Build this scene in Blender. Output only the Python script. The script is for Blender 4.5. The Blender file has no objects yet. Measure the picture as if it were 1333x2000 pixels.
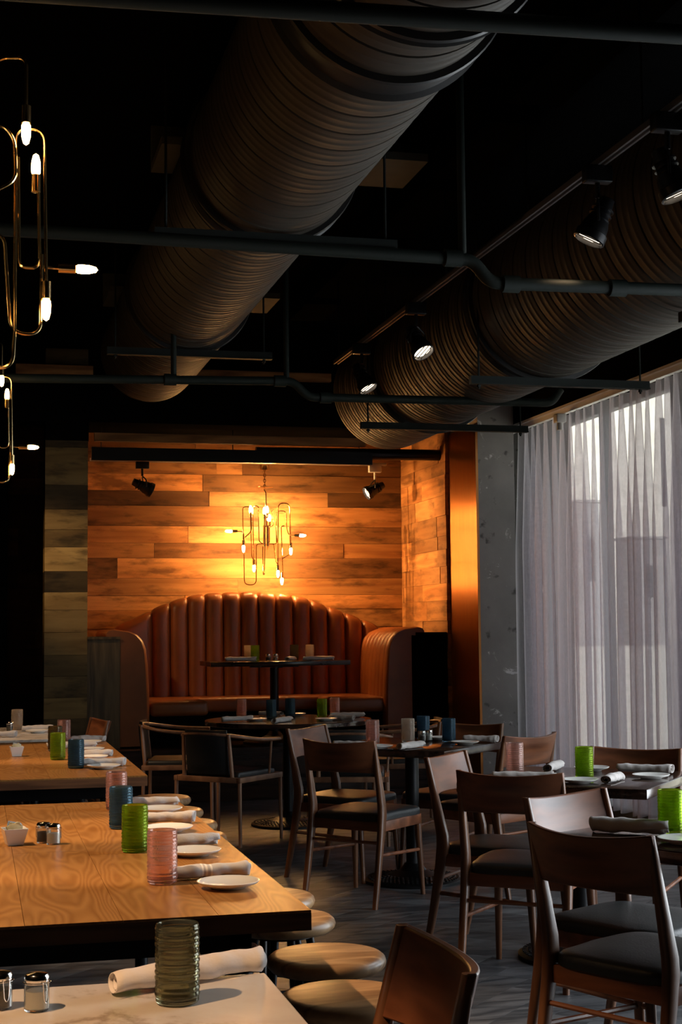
import bpy, bmesh, math, random
from mathutils import Vector, Matrix, Euler
from math import sin, cos, pi, radians as rad, atan2, sqrt, hypot

random.seed(7)
scene = bpy.context.scene
COL = scene.collection

# ------------------------------------------------------------------ camera
CAM_H = 1.38
YAW, PITCH, ROLL = math.atan2(716, 2908.7), math.atan(232 / 2900.0), 0.010
fw = Vector((sin(YAW) * cos(PITCH), cos(YAW) * cos(PITCH), sin(PITCH)))
r0 = Vector((cos(YAW), -sin(YAW), 0)); u0 = r0.cross(fw)
cr = r0 * cos(ROLL) - u0 * sin(ROLL); cu = r0 * sin(ROLL) + u0 * cos(ROLL)
cam_data = bpy.data.cameras.new('camera'); cam = bpy.data.objects.new('camera', cam_data); COL.objects.link(cam)
cam_data.sensor_fit = 'VERTICAL'; cam_data.sensor_height = 36.0; cam_data.lens = 2900.0 / 2000.0 * 36.0
cam_data.clip_start = 0.05; cam_data.clip_end = 600
cam.matrix_world = Matrix(((cr.x, cu.x, -fw.x, 0), (cr.y, cu.y, -fw.y, 0), (cr.z, cu.z, -fw.z, CAM_H), (0, 0, 0, 1)))
scene.camera = cam

# ------------------------------------------------------------------ light and exposure
scene.view_settings.view_transform = 'Standard'; scene.view_settings.look = 'None'
scene.view_settings.gamma = 1.0; scene.view_settings.use_curve_mapping = False
scene.view_settings.exposure = 0.0
WORLD_STRENGTH = 1.55
P_TABLE_SPOT = 220.0      # ceiling spots over the communal tables (left track)
P_TRACK = 5.0           # visible track heads on the right
P_ALCOVE_SPOT = 300.0     # two heads in the booth alcove
BULB = 32.0              # chandelier filament bulbs in the hall
BULB_ALCOVE = 620.0
WARM = (1.0, 0.50, 0.17); WARM2 = (1.0, 0.66, 0.38)
SUN = 10.0
P_DAY_BOOST = 150.0
world = bpy.data.worlds.new('world'); scene.world = world; world.use_nodes = True
wn = world.node_tree; wn.nodes.clear()
wo = wn.nodes.new('ShaderNodeOutputWorld'); wb = wn.nodes.new('ShaderNodeBackground')
wb.inputs[0].default_value = (0.88, 0.94, 1.0, 1); wb.inputs[1].default_value = WORLD_STRENGTH
wn.links.new(wb.outputs[0], wo.inputs[0])
scene.cycles.use_denoising = True
scene.cycles.max_bounces = 10; scene.cycles.transparent_max_bounces = 16
scene.cycles.sample_clamp_indirect = 4.0

def spot(name, loc, target, power, color, angle, blend=0.35, radius=0.03):
    d = bpy.data.lights.new(name, 'SPOT'); d.energy = power; d.color = color
    d.spot_size = rad(angle); d.spot_blend = blend; d.shadow_soft_size = radius
    o = bpy.data.objects.new(name, d); COL.objects.link(o); o.location = loc
    o.rotation_euler = (Vector(target) - Vector(loc)).to_track_quat('-Z', 'Y').to_euler()
    return o
# daylight enters through the window wall: a portal only guides the sampling of the sky
pd = bpy.data.lights.new('window_portal', 'AREA'); pd.shape = 'RECTANGLE'; pd.size = 9.6; pd.size_y = 3.0
pd.cycles.is_portal = True
po = bpy.data.objects.new('window_portal', pd); COL.objects.link(po)
po.location = (4.86, 7.3, 1.66); po.rotation_euler = (Vector((-1, 0, 0))).to_track_quat('-Z', 'Z').to_euler()
# added area lamp that boosts the sky light through the uncurtained windows
dd = bpy.data.lights.new('window_daylight', 'AREA'); dd.shape = 'RECTANGLE'; dd.size = 3.6; dd.size_y = 2.8; dd.spread = rad(134); dd.energy = P_DAY_BOOST; dd.color = (0.84, 0.92, 1.0)
do = bpy.data.objects.new('window_daylight', dd); COL.objects.link(do)
do.location = (4.79, 4.7, 1.66); do.rotation_euler = (Vector((-1, 0, 0))).to_track_quat('-Z', 'Z').to_euler()
# the sun outside runs along the facade and only reaches the buildings and the pavement
sd = bpy.data.lights.new('sun', 'SUN'); sd.energy = SUN; sd.angle = rad(1); sd.color = (1.0, 0.93, 0.82)
so_ = bpy.data.objects.new('sun', sd); COL.objects.link(so_); so_.location = (12, -5, 9)
so_.rotation_euler = Vector((.25, .85, -.6)).to_track_quat('-Z', 'Y').to_euler()
# ceiling spots over the communal tables
spot('table_spot', (-1.07, 1.75, 3.2), (0.0, 2.45, 0.75), P_TABLE_SPOT * 2.3, (1, .60, .31), 27, .4)
for y_ in (3.72, 4.50, 5.28):
    spot('table_spot', (-1.07, y_, 3.2), (0.40, y_, 0.75), P_TABLE_SPOT * 1.45, WARM2, 30, .35)
for y_ in (7.1, 8.1):
    spot('table_spot', (-1.07, y_, 3.2), (0.35, y_, 0.75), P_TABLE_SPOT * 1.1, WARM2, 30, .35)
spot('table_spot', (-0.90, 9.20, 3.2), (0.20, 9.90, 0.75), P_TABLE_SPOT * 0.8, WARM2, 40)
spot('wall_spot', (-.6, 10.6, 3.2), (.72, 12.45, 1.9), 95, (1, .64, .30), 26, .8)  # added unseen spot that brightens the plank-clad post

# ------------------------------------------------------------------ mesh helpers
class MB:
    def __init__(s): s.v = []; s.f = []; s.c = []
    def add(s, verts, faces, tone=None):
        n = len(s.v); s.v += [tuple(p) for p in verts]
        for f in faces:
            s.f.append([i + n for i in f]); s.c.append(tone)
        return s
    def box(s, c, d, rz=0.0, tone=None, M=None):
        hx, hy, hz = d[0] / 2, d[1] / 2, d[2] / 2
        vs = [Vector((x, y, z)) for x in (-hx, hx) for y in (-hy, hy) for z in (-hz, hz)]
        R = M if M else Matrix.Rotation(rz, 3, 'Z')
        vs = [R @ p + Vector(c) for p in vs]
        return s.add(vs, [(0, 1, 3, 2), (4, 6, 7, 5), (0, 4, 5, 1), (2, 3, 7, 6), (0, 2, 6, 4), (1, 5, 7, 3)], tone)
    def span(s, x0, x1, y0, y1, z0, z1, tone=None):
        return s.box(((x0 + x1) / 2, (y0 + y1) / 2, (z0 + z1) / 2), (x1 - x0, y1 - y0, z1 - z0), tone=tone)
    def rbox(s, c, d, b=0.01, seg=3, M=None, tone=None):
        bm = bmesh.new(); bmesh.ops.create_cube(bm, size=1.0)
        for v in bm.verts: v.co = Vector((v.co.x * d[0], v.co.y * d[1], v.co.z * d[2]))
        bmesh.ops.bevel(bm, geom=list(bm.edges), offset=b, segments=seg, affect='EDGES', profile=0.5)
        bm.verts.index_update(); R = M if M else Matrix.Identity(3)
        s.add([R @ v.co + Vector(c) for v in bm.verts], [[v.index for v in f.verts] for f in bm.faces], tone); bm.free()
        return s
    def tube(s, pts, r, n=10, cap=True, closed=False):
        P = [Vector(p) for p in pts]; m = len(P)
        rr = r if isinstance(r, (list, tuple)) else [r] * m
        T = []
        for i in range(m):
            a = P[i - 1] if (i > 0 or closed) else P[i]; b = P[(i + 1) % m] if (i < m - 1 or closed) else P[i]
            T.append((b - a).normalized())
        up = Vector((0, 0, 1)) if abs(T[0].z) < 0.9 else Vector((1, 0, 0))
        N = (up - T[0] * up.dot(T[0])).normalized(); vs = []
        for i in range(m):
            if i: N = (N - T[i] * N.dot(T[i])).normalized()
            B = T[i].cross(N)
            for k in range(n):
                a = 2 * pi * k / n; vs.append(P[i] + (N * cos(a) + B * sin(a)) * rr[i])
        fs = []
        for i in range(m if closed else m - 1):
            j = (i + 1) % m
            for k in range(n):
                k2 = (k + 1) % n; fs.append((i * n + k, i * n + k2, j * n + k2, j * n + k))
        if cap and not closed:
            fs.append(tuple(range(n))[::-1]); fs.append(tuple(range((m - 1) * n, m * n)))
        return s.add(vs, fs)
    def lathe(s, prof, n=32, c=(0, 0, 0), rfun=None, M=None, cap=True):
        vs = []; C = Vector(c)
        for (r, z) in prof:
            for k in range(n):
                a = 2 * pi * k / n; q = rfun(r, z, a) if rfun else r
                p = Vector((q * cos(a), q * sin(a), z)); vs.append((M @ p if M else p) + C)
        fs = []
        for i in range(len(prof) - 1):
            for k in range(n):
                k2 = (k + 1) % n; fs.append((i * n + k, i * n + k2, (i + 1) * n + k2, (i + 1) * n + k))
        if cap:
            if prof[0][0] > 1e-5: fs.append(tuple(range(n))[::-1])
            if prof[-1][0] > 1e-5: fs.append(tuple(range((len(prof) - 1) * n, len(prof) * n)))
        return s.add(vs, fs)
    def cyl(s, a, b, r, n=16, r2=None):
        return s.tube([a, b], [r, r if r2 is None else r2], n)
    def grid(s, fn, nu, nv, closed_u=False, tone=None):
        vs = [fn(i / (nu if closed_u else nu - 1), j / (nv - 1)) for i in range(nu) for j in range(nv)]; fs = []
        for i in range(nu if closed_u else nu - 1):
            i2 = (i + 1) % nu
            for j in range(nv - 1): fs.append((i * nv + j, i2 * nv + j, i2 * nv + j + 1, i * nv + j + 1))
        return s.add(vs, fs, tone)
    def build(s, name, mat, parent=None, smooth=True, angle=38, loc=None):
        me = bpy.data.meshes.new(name); me.from_pydata(s.v, [], s.f); me.validate(); me.update()
        if any(c is not None for c in s.c):
            at = me.color_attributes.new('tone', 'FLOAT_COLOR', 'CORNER'); k = 0
            for p in me.polygons:
                t = s.c[p.index] or (1, 1, 1)
                for li in p.loop_indices: at.data[li].color = (t[0], t[1], t[2], 1)
        bm = bmesh.new(); bm.from_mesh(me); bmesh.ops.recalc_face_normals(bm, faces=bm.faces); bm.to_mesh(me); bm.free()
        if smooth:
            me.shade_smooth(); me.set_sharp_from_angle(angle=rad(angle))
        if mat: me.materials.append(mat)
        o = bpy.data.objects.new(name, me); COL.objects.link(o)
        if parent: o.parent = parent
        if loc: o.location = loc
        return o

def fillet(pts, r, n=6):
    P = [Vector(p) for p in pts]; out = [P[0]]
    for i in range(1, len(P) - 1):
        a = (P[i - 1] - P[i]); b = (P[i + 1] - P[i]); d = min(r, a.length * .49, b.length * .49)
        p0 = P[i] + a.normalized() * d; p1 = P[i] + b.normalized() * d
        for k in range(n + 1):
            t = k / n; out.append(p0 * (1 - t) ** 2 + P[i] * 2 * t * (1 - t) + p1 * t * t)
    out.append(P[-1]); return out

def thing(name, label, cat, loc=(0, 0, 0), rz=0.0, group=None):
    o = bpy.data.objects.new(name, None); COL.objects.link(o); o.empty_display_size = 0.1
    o.location = loc; o.rotation_euler = (0, 0, rz); o['label'] = label; o['category'] = cat
    if group: o['group'] = group
    return o
def tag(o, label, cat, group=None):
    o['label'] = label; o['category'] = cat
    if group: o['group'] = group
    return o
def struct(o): o['kind'] = 'structure'; return o
def copy_tree(o, loc=None, rz=None, label=None, group=None, parent=None):
    c = o.copy(); COL.objects.link(c)
    if parent: c.parent = parent
    if loc is not None: c.location = loc
    if rz is not None: c.rotation_euler = (0, 0, rz)
    if label: c['label'] = label
    if group: c['group'] = group
    for ch in list(o.children): copy_tree(ch, parent=c)
    return c

# ------------------------------------------------------------------ materials
def new_mat(name):
    m = bpy.data.materials.new(name); m.use_nodes = True; nt = m.node_tree
    return m, nt, nt.nodes['Principled BSDF']
def N(nt, t, **kw):
    n = nt.nodes.new(t)
    for k, v in kw.items():
        if k.startswith('_'): setattr(n, k[1:], v)
        else: n.inputs[k.replace('__', ' ')].default_value = v
    return n
def plain(name, color, rough=0.5, metal=0.0, noise=0.0, nscale=30, bump=0.0, spec=None, **kw):
    m, nt, b = new_mat(name); b.inputs['Base Color'].default_value = (*color, 1)
    b.inputs['Roughness'].default_value = rough; b.inputs['Metallic'].default_value = metal
    if spec is not None: b.inputs['Specular IOR Level'].default_value = spec
    if noise or bump:
        tc = N(nt, 'ShaderNodeTexCoord'); nz = N(nt, 'ShaderNodeTexNoise', Scale=nscale, Detail=5.0)
        nt.links.new(tc.outputs['Object'], nz.inputs['Vector'])
        if noise:
            mx = nt.nodes.new('ShaderNodeMix'); mx.data_type = 'RGBA'; mx.blend_type = 'MULTIPLY'
            rp = N(nt, 'ShaderNodeValToRGB'); rp.color_ramp.elements[0].color = (1 - noise,) * 3 + (1,); rp.color_ramp.elements[1].color = (1 + noise * .4,) * 3 + (1,)
            rp.color_ramp.elements[0].position = .3; rp.color_ramp.elements[1].position = .7
            nt.links.new(nz.outputs[0], rp.inputs[0]); mx.inputs[0].default_value = 1
            mx.inputs[6].default_value = (*color, 1); nt.links.new(rp.outputs[0], mx.inputs[7]); nt.links.new(mx.outputs[2], b.inputs['Base Color'])
        if bump:
            bp = N(nt, 'ShaderNodeBump', Strength=bump, Distance=0.01); nt.links.new(nz.outputs[0], bp.inputs['Height']); nt.links.new(bp.outputs[0], b.inputs['Normal'])
    for k, v in kw.items(): b.inputs[k.replace('_', ' ')].default_value = v
    return m

def wood(name, c_dark, c_light, stretch=(1.2, 14, 14), rings=9.0, rough=0.45, island=0.0, use_tone=False, bump=0.15,
         coat=0.0, saw=0.0, contrast=(0.25, 0.75), spec=0.5, stain=0.0):
    """long-grained timber; 'stretch' scales object coordinates (small along the grain)"""
    m, nt, b = new_mat(name); L = nt.links
    tc = N(nt, 'ShaderNodeTexCoord'); geo = N(nt, 'ShaderNodeNewGeometry')
    mul = N(nt, 'ShaderNodeVectorMath', _operation='SCALE'); L.new(geo.outputs['Random Per Island'], mul.inputs['Scale']); mul.inputs[0].default_value = (37, 91, 53)
    add = N(nt, 'ShaderNodeVectorMath', _operation='ADD'); L.new(tc.outputs['Object'], add.inputs[0])
    if island >= 0: L.new(mul.outputs[0], add.inputs[1])
    mp = N(nt, 'ShaderNodeMapping'); mp.inputs['Scale'].default_value = stretch; L.new(add.outputs[0], mp.inputs['Vector'])
    n1 = N(nt, 'ShaderNodeTexNoise', Scale=0.55, Detail=3.0, Roughness=0.5); L.new(mp.outputs[0], n1.inputs['Vector'])
    m1 = N(nt, 'ShaderNodeMath', _operation='MULTIPLY'); m1.inputs[1].default_value = rings; L.new(n1.outputs[0], m1.inputs[0])
    m2 = N(nt, 'ShaderNodeMath', _operation='PINGPONG'); m2.inputs[1].default_value = 0.5; L.new(m1.outputs[0], m2.inputs[0])
    m3 = N(nt, 'ShaderNodeMath', _operation='MULTIPLY'); m3.inputs[1].default_value = 2.0; L.new(m2.outputs[0], m3.inputs[0])
    n2 = N(nt, 'ShaderNodeTexNoise', Scale=7.0, Detail=5.0, Roughness=0.65); L.new(mp.outputs[0], n2.inputs['Vector'])
    mx = nt.nodes.new('ShaderNodeMix'); mx.inputs[0].default_value = 0.45; L.new(m3.outputs[0], mx.inputs[2]); L.new(n2.outputs[0], mx.inputs[3])
    rp = N(nt, 'ShaderNodeValToRGB'); e = rp.color_ramp.elements
    e[0].position, e[1].position = contrast; e[0].color = (*c_dark, 1); e[1].color = (*c_light, 1); L.new(mx.outputs[0], rp.inputs[0])
    out = rp.outputs[0]
    def mult(a, sock):
        q = nt.nodes.new('ShaderNodeMix'); q.data_type = 'RGBA'; q.blend_type = 'MULTIPLY'; q.inputs[0].default_value = 1
        L.new(a, q.inputs[6]); L.new(sock, q.inputs[7]); return q.outputs[2]
    if island > 0:
        r2 = N(nt, 'ShaderNodeMapRange'); r2.inputs['To Min'].default_value = 1 - island; r2.inputs['To Max'].default_value = 1 + island * .5
        L.new(geo.outputs['Random Per Island'], r2.inputs[0]); cb = N(nt, 'ShaderNodeCombineColor')
        for i in range(3): L.new(r2.outputs[0], cb.inputs[i])
        out = mult(out, cb.outputs[0])
    if use_tone:
        at = N(nt, 'ShaderNodeVertexColor'); at.layer_name = 'tone'; out = mult(out, at.outputs[0])
    if stain:
        n3 = N(nt, 'ShaderNodeTexNoise', Scale=2.2, Detail=4.0, Roughness=0.6); mp3 = N(nt, 'ShaderNodeMapping'); mp3.inputs['Scale'].default_value = (1.3, 1.3, 4.5)
        L.new(add.outputs[0], mp3.inputs['Vector']); L.new(mp3.outputs[0], n3.inputs['Vector'])
        r3 = N(nt, 'ShaderNodeValToRGB'); q = r3.color_ramp.elements; q[0].position = .34; q[1].position = .50
        q[0].color = (1 - stain,) * 3 + (1,); q[1].color = (1, 1, 1, 1); L.new(n3.outputs[0], r3.inputs[0]); out = mult(out, r3.outputs[0])
    L.new(out, b.inputs['Base Color']); b.inputs['Roughness'].default_value = rough; b.inputs['Specular IOR Level'].default_value = spec
    if coat: b.inputs['Coat Weight'].default_value = coat; b.inputs['Coat Roughness'].default_value = 0.12
    hs = mx.outputs[0]
    if saw:
        wv = N(nt, 'ShaderNodeTexWave', Scale=22.0, Distortion=1.2, Detail=1.0); mp2 = N(nt, 'ShaderNodeMapping'); mp2.inputs['Rotation'].default_value = (0, 0.35, 0)
        L.new(add.outputs[0], mp2.inputs['Vector']); L.new(mp2.outputs[0], wv.inputs['Vector'])
        ad = N(nt, 'ShaderNodeMath', _operation='MULTIPLY_ADD'); ad.inputs[1].default_value = saw; L.new(wv.outputs['Color'], ad.inputs[0]); L.new(hs, ad.inputs[2]); hs = ad.outputs[0]
    bp = N(nt, 'ShaderNodeBump', Strength=bump, Distance=0.004); L.new(hs, bp.inputs['Height']); L.new(bp.outputs[0], b.inputs['Normal'])
    return m

M = {}
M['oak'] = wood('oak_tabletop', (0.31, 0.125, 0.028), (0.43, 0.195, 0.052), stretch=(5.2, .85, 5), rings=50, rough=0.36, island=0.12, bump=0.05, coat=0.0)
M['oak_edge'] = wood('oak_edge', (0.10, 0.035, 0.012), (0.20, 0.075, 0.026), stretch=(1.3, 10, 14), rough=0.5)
M['stool'] = wood('stool_elm', (0.22, 0.115, 0.05), (0.42, 0.25, 0.12), stretch=(2.0, 16, 16), rings=6, rough=0.36, bump=0.08)
M['walnut'] = wood('walnut_frame', (0.085, 0.025, 0.009), (0.20, 0.066, 0.026), stretch=(9, 1.5, 9), rings=5, rough=0.42, bump=0.04)
M['walnut_leg'] = wood('walnut_leg', (0.085, 0.032, 0.013), (0.175, 0.070, 0.030), stretch=(10, 10, 1.2), rings=4, rough=0.32, bump=0.03)
M['armwood'] = wood('armchair_wood', (0.17, 0.080, 0.045), (0.32, 0.165, 0.095), stretch=(8, 8, 2), rings=4, rough=0.35, bump=0.03)
M['darktop'] = wood('dark_tabletop', (0.020, 0.011, 0.008), (0.045, 0.024, 0.016), stretch=(1.5, 16, 16), rings=5, rough=0.13, bump=0.02)
M['plank'] = wood('reclaimed_planks', (0.34, 0.155, 0.052), (0.50, 0.25, 0.092), stretch=(0.8, 6, 9), rings=5, rough=0.62, use_tone=True, bump=0.5, saw=0.25, stain=0.6, spec=0.3)
M['plank_side'] = wood('reclaimed_planks_side', (0.34, 0.155, 0.052), (0.50, 0.25, 0.092), stretch=(6, .8, 9), rings=5, rough=0.62, use_tone=True, bump=0.5, saw=0.2, stain=0.45, spec=0.3)
M['postplank'] = wood('weathered_planks', (0.20, 0.115, 0.036), (0.31, 0.19, 0.066), stretch=(1.0, 6, 8), rings=4, rough=0.6, use_tone=True, bump=0.4, stain=0.6, spec=0.3)
M['vertplank'] = wood('booth_panel_wood', (0.06, 0.036, 0.014), (0.15, 0.095, 0.04), stretch=(12, 12, 1.0), rings=5, rough=0.55, bump=0.3)
M['rough'] = wood('rough_timber', (0.16, 0.075, 0.028), (0.34, 0.17, 0.065), stretch=(1.0, 9, 9), rings=5, rough=0.7, bump=0.3, spec=0.2)
M['floor'] = wood('floor_planks', (0.030, 0.032, 0.036), (0.105, 0.107, 0.113), stretch=(2.2, 11, 11), rings=5, rough=0.45, island=0.45, bump=0.25, spec=0.35)
M['black'] = plain('black_steel', (0.012, 0.012, 0.013), 0.35, 0.6)
M['blackpaint'] = plain('matte_black_paint', (0.004, 0.004, 0.004), 0.9, noise=.2, nscale=3, spec=0.0)
M['iron'] = plain('cast_iron', (0.018, 0.018, 0.019), 0.42, 0.7)
M['leather_black'] = plain('black_leather', (0.016, 0.017, 0.018), 0.42, bump=0.12, nscale=160)
M['leather_tan'] = plain('cognac_leather', (0.27, 0.080, 0.020), 0.38, noise=.22, nscale=5, bump=0.10)
M['brass'] = plain('brass', (0.78, 0.55, 0.26), 0.18, 1.0)
M['china'] = plain('white_china', (0.80, 0.78, 0.74), 0.18)
M['duct'] = plain('duct_paint', (0.033, 0.027, 0.019), 0.62, noise=.2, nscale=4)
M['collar'] = plain('duct_collar', (0.02, 0.02, 0.02), 0.4, 0.3)
M['pipe'] = plain('pipe_paint', (0.006, 0.010, 0.008), 0.65, spec=.2)
M['unistrut'] = plain('steel_channel', (0.006, 0.009, 0.008), 0.7, 0., spec=.2)
M['concretepanel'] = plain('grey_board', (0.08, 0.08, 0.06), 0.8, noise=.2, nscale=6)
M['greyboard'] = plain('grey_green_board', (0.006, 0.0065, 0.004), 0.9, noise=.3, nscale=5, spec=0.)
M['chrome'] = plain('chrome', (0.75, 0.75, 0.75), 0.12, 1.0)
M['white_metal'] = plain('white_metal', (0.7, 0.7, 0.68), 0.4)
M['salt'] = plain('salt', (0.85, 0.84, 0.80), 0.8)
M['pepper'] = plain('pepper', (0.05, 0.035, 0.02), 0.8, noise=.6, nscale=400)
M['packet'] = plain('sugar_packets', (0.62, 0.56, 0.36), 0.6, noise=.3, nscale=60)
M['packet_blue'] = plain('blue_packets', (0.30, 0.42, 0.60), 0.6)
M['mull'] = plain('window_frame_paint', (0.06, 0.06, 0.065), 0.5)
M['pave'] = plain('pavement', (0.62, 0.58, 0.50), 0.9, noise=.2, nscale=1)
M['build'] = plain('grey_render', (0.27, 0.26, 0.26), 0.9, noise=.2, nscale=.8)
M['build_light'] = plain('pale_render', (0.62, 0.60, 0.55), 0.9, noise=.2, nscale=.8)

def napkin_mat():
    m, nt, b = new_mat('napkin_linen'); L = nt.links
    tc = N(nt, 'ShaderNodeTexCoord'); nz = N(nt, 'ShaderNodeTexNoise', Scale=26.0, Detail=4.0); L.new(tc.outputs['Object'], nz.inputs[0])
    b.inputs['Base Color'].default_value = (0.52, 0.475, 0.445, 1); b.inputs['Roughness'].default_value = 0.9
    b.inputs['Sheen Weight'].default_value = 0.2
    bp = N(nt, 'ShaderNodeBump', Strength=0.6, Distance=0.008); L.new(nz.outputs[0], bp.inputs['Height']); L.new(bp.outputs[0], b.inputs['Normal'])
    return m
M['napkin'] = napkin_mat()
def striped_napkin():
    m, nt, b = new_mat('striped_linen'); L = nt.links
    tc = N(nt, 'ShaderNodeTexCoord'); sx = N(nt, 'ShaderNodeSeparateXYZ'); L.new(tc.outputs['Object'], sx.inputs[0])
    rp = N(nt, 'ShaderNodeValToRGB'); rp.color_ramp.interpolation = 'CONSTANT'
    mr = N(nt, 'ShaderNodeMapRange'); mr.inputs['From Min'].default_value = -0.1; mr.inputs['From Max'].default_value = 0.1; L.new(sx.outputs[0], mr.inputs[0]); L.new(mr.outputs[0], rp.inputs[0])
    c = (0.50, 0.455, 0.425, 1); w = (0.80, 0.74, 0.66, 1); e = rp.color_ramp.elements; e[0].color = c; e[1].position = .36; e[1].color = w
    for p, q in ((.385, c), (.41, w), (.435, c), (.47, w), (.50, c)):
        k = e.new(p); k.color = q
    L.new(rp.outputs[0], b.inputs['Base Color']); b.inputs['Roughness'].default_value = .9
    return m
M['napkin_stripe'] = striped_napkin()

def marble_mat():
    m, nt, b = new_mat('white_marble'); L = nt.links
    tc = N(nt, 'ShaderNodeTexCoord'); nz = N(nt, 'ShaderNodeTexNoise', Scale=1.3, Detail=7.0, Roughness=.6, Distortion=.8); L.new(tc.outputs['Object'], nz.inputs[0])
    s = N(nt, 'ShaderNodeMath', _operation='SUBTRACT'); s.inputs[1].default_value = .5; L.new(nz.outputs[0], s.inputs[0])
    a = N(nt, 'ShaderNodeMath', _operation='ABSOLUTE'); L.new(s.outputs[0], a.inputs[0])
    rp = N(nt, 'ShaderNodeValToRGB'); e = rp.color_ramp.elements; e[0].color = (.42, .34, .27, 1); e[1].position = .03; e[1].color = (.66, .58, .50, 1); k = e.new(.12); k.color = (.72, .66, .58, 1)
    L.new(a.outputs[0], rp.inputs[0]); L.new(rp.outputs[0], b.inputs['Base Color']); b.inputs['Roughness'].default_value = .14
    return m
M['marble'] = marble_mat()

def concrete_mat():
    m, nt, b = new_mat('worn_concrete'); L = nt.links
    tc = N(nt, 'ShaderNodeTexCoord'); nz = N(nt, 'ShaderNodeTexNoise', Scale=1.6, Detail=6.0, Roughness=.55); L.new(tc.outputs['Object'], nz.inputs[0])
    rp = N(nt, 'ShaderNodeValToRGB'); e = rp.color_ramp.elements; e[0].position = .35; e[0].color = (.24, .235, .22, 1); e[1].position = .68; e[1].color = (.38, .37, .345, 1)
    L.new(nz.outputs[0], rp.inputs[0])
    n2 = N(nt, 'ShaderNodeTexNoise', Scale=2.6, Detail=8.0, Roughness=.75, Distortion=1.5); L.new(tc.outputs['Object'], n2.inputs[0])
    r2 = N(nt, 'ShaderNodeValToRGB'); q = r2.color_ramp.elements; q[0].position = .575; q[0].color = (0, 0, 0, 1); q[1].position = .61; q[1].color = (1, 1, 1, 1); L.new(n2.outputs[0], r2.inputs[0])
    mx = nt.nodes.new('ShaderNodeMix'); mx.data_type = 'RGBA'; L.new(r2.outputs[0], mx.inputs[0]); L.new(rp.outputs[0], mx.inputs[6]); mx.inputs[7].default_value = (.8, .8, .78, 1)
    n4 = N(nt, 'ShaderNodeTexNoise', Scale=9.0, Detail=5.0); L.new(tc.outputs['Object'], n4.inputs[0])
    r4 = N(nt, 'ShaderNodeValToRGB'); q = r4.color_ramp.elements; q[0].position = .28; q[0].color = (.35, .35, .35, 1); q[1].position = .36; q[1].color = (1, 1, 1, 1); L.new(n4.outputs[0], r4.inputs[0])
    m5 = nt.nodes.new('ShaderNodeMix'); m5.data_type = 'RGBA'; m5.blend_type = 'MULTIPLY'; m5.inputs[0].default_value = 1; L.new(mx.outputs[2], m5.inputs[6]); L.new(r4.outputs[0], m5.inputs[7])
    L.new(m5.outputs[2], b.inputs['Base Color']); b.inputs['Roughness'].default_value = .6
    return m
M['concrete'] = concrete_mat()

def copper_mat():
    m, nt, b = new_mat('brushed_copper'); L = nt.links
    b.inputs['Metallic'].default_value = 1; b.inputs['Roughness'].default_value = .30
    tc = N(nt, 'ShaderNodeTexCoord'); mp = N(nt, 'ShaderNodeMapping'); mp.inputs['Scale'].default_value = (60, 60, 1.2); L.new(tc.outputs['Object'], mp.inputs[0])
    nz = N(nt, 'ShaderNodeTexNoise', Scale=2.0, Detail=4.0); L.new(mp.outputs[0], nz.inputs[0])
    rp = N(nt, 'ShaderNodeValToRGB'); e = rp.color_ramp.elements; e[0].color = (.50, .20, .06, 1); e[1].color = (.78, .36, .12, 1); L.new(nz.outputs[0], rp.inputs[0]); L.new(rp.outputs[0], b.inputs['Base Color'])
    tg = N(nt, 'ShaderNodeTangent', _direction_type='RADIAL', _axis='Z'); L.new(tg.outputs[0], b.inputs['Tangent']); b.inputs['Anisotropic'].default_value = .93; b.inputs['Roughness'].default_value = .38
    return m
M['copper'] = copper_mat()

def sheer_mat():
    m, nt, b = new_mat('sheer_voile'); L = nt.links; nt.nodes.remove(b); out = nt.nodes['Material Output']
    tr = N(nt, 'ShaderNodeBsdfTransparent'); tl = N(nt, 'ShaderNodeBsdfTranslucent'); df = N(nt, 'ShaderNodeBsdfDiffuse')
    tc = N(nt, 'ShaderNodeTexCoord'); mp = N(nt, 'ShaderNodeMapping'); mp.inputs['Scale'].default_value = (1, 300, 40); L.new(tc.outputs['Object'], mp.inputs[0])
    nz = N(nt, 'ShaderNodeTexNoise', Scale=1.0, Detail=2.0); L.new(mp.outputs[0], nz.inputs[0])
    rp = N(nt, 'ShaderNodeValToRGB'); e = rp.color_ramp.elements; e[0].color = (.60, .56, .62, 1); e[1].color = (.80, .75, .80, 1); L.new(nz.outputs[0], rp.inputs[0])
    tr.inputs[0].default_value = (.93, .92, .95, 1)
    L.new(rp.outputs[0], tl.inputs[0]); L.new(rp.outputs[0], df.inputs[0])
    a = N(nt, 'ShaderNodeMixShader'); a.inputs[0].default_value = .45; L.new(tl.outputs[0], a.inputs[1]); L.new(df.outputs[0], a.inputs[2])
    # the weave closes up where the cloth is seen edge-on
    lw = N(nt, 'ShaderNodeLayerWeight', Blend=.35); mr = N(nt, 'ShaderNodeMapRange'); mr.inputs['From Min'].default_value = .25; mr.inputs['To Min'].default_value = .36; mr.inputs['To Max'].default_value = .86
    L.new(lw.outputs['Facing'], mr.inputs[0])
    c = N(nt, 'ShaderNodeMixShader'); L.new(mr.outputs[0], c.inputs[0]); L.new(tr.outputs[0], c.inputs[1]); L.new(a.outputs[0], c.inputs[2])
    L.new(c.outputs[0], out.inputs[0]); return m
M['sheer'] = sheer_mat()

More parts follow.
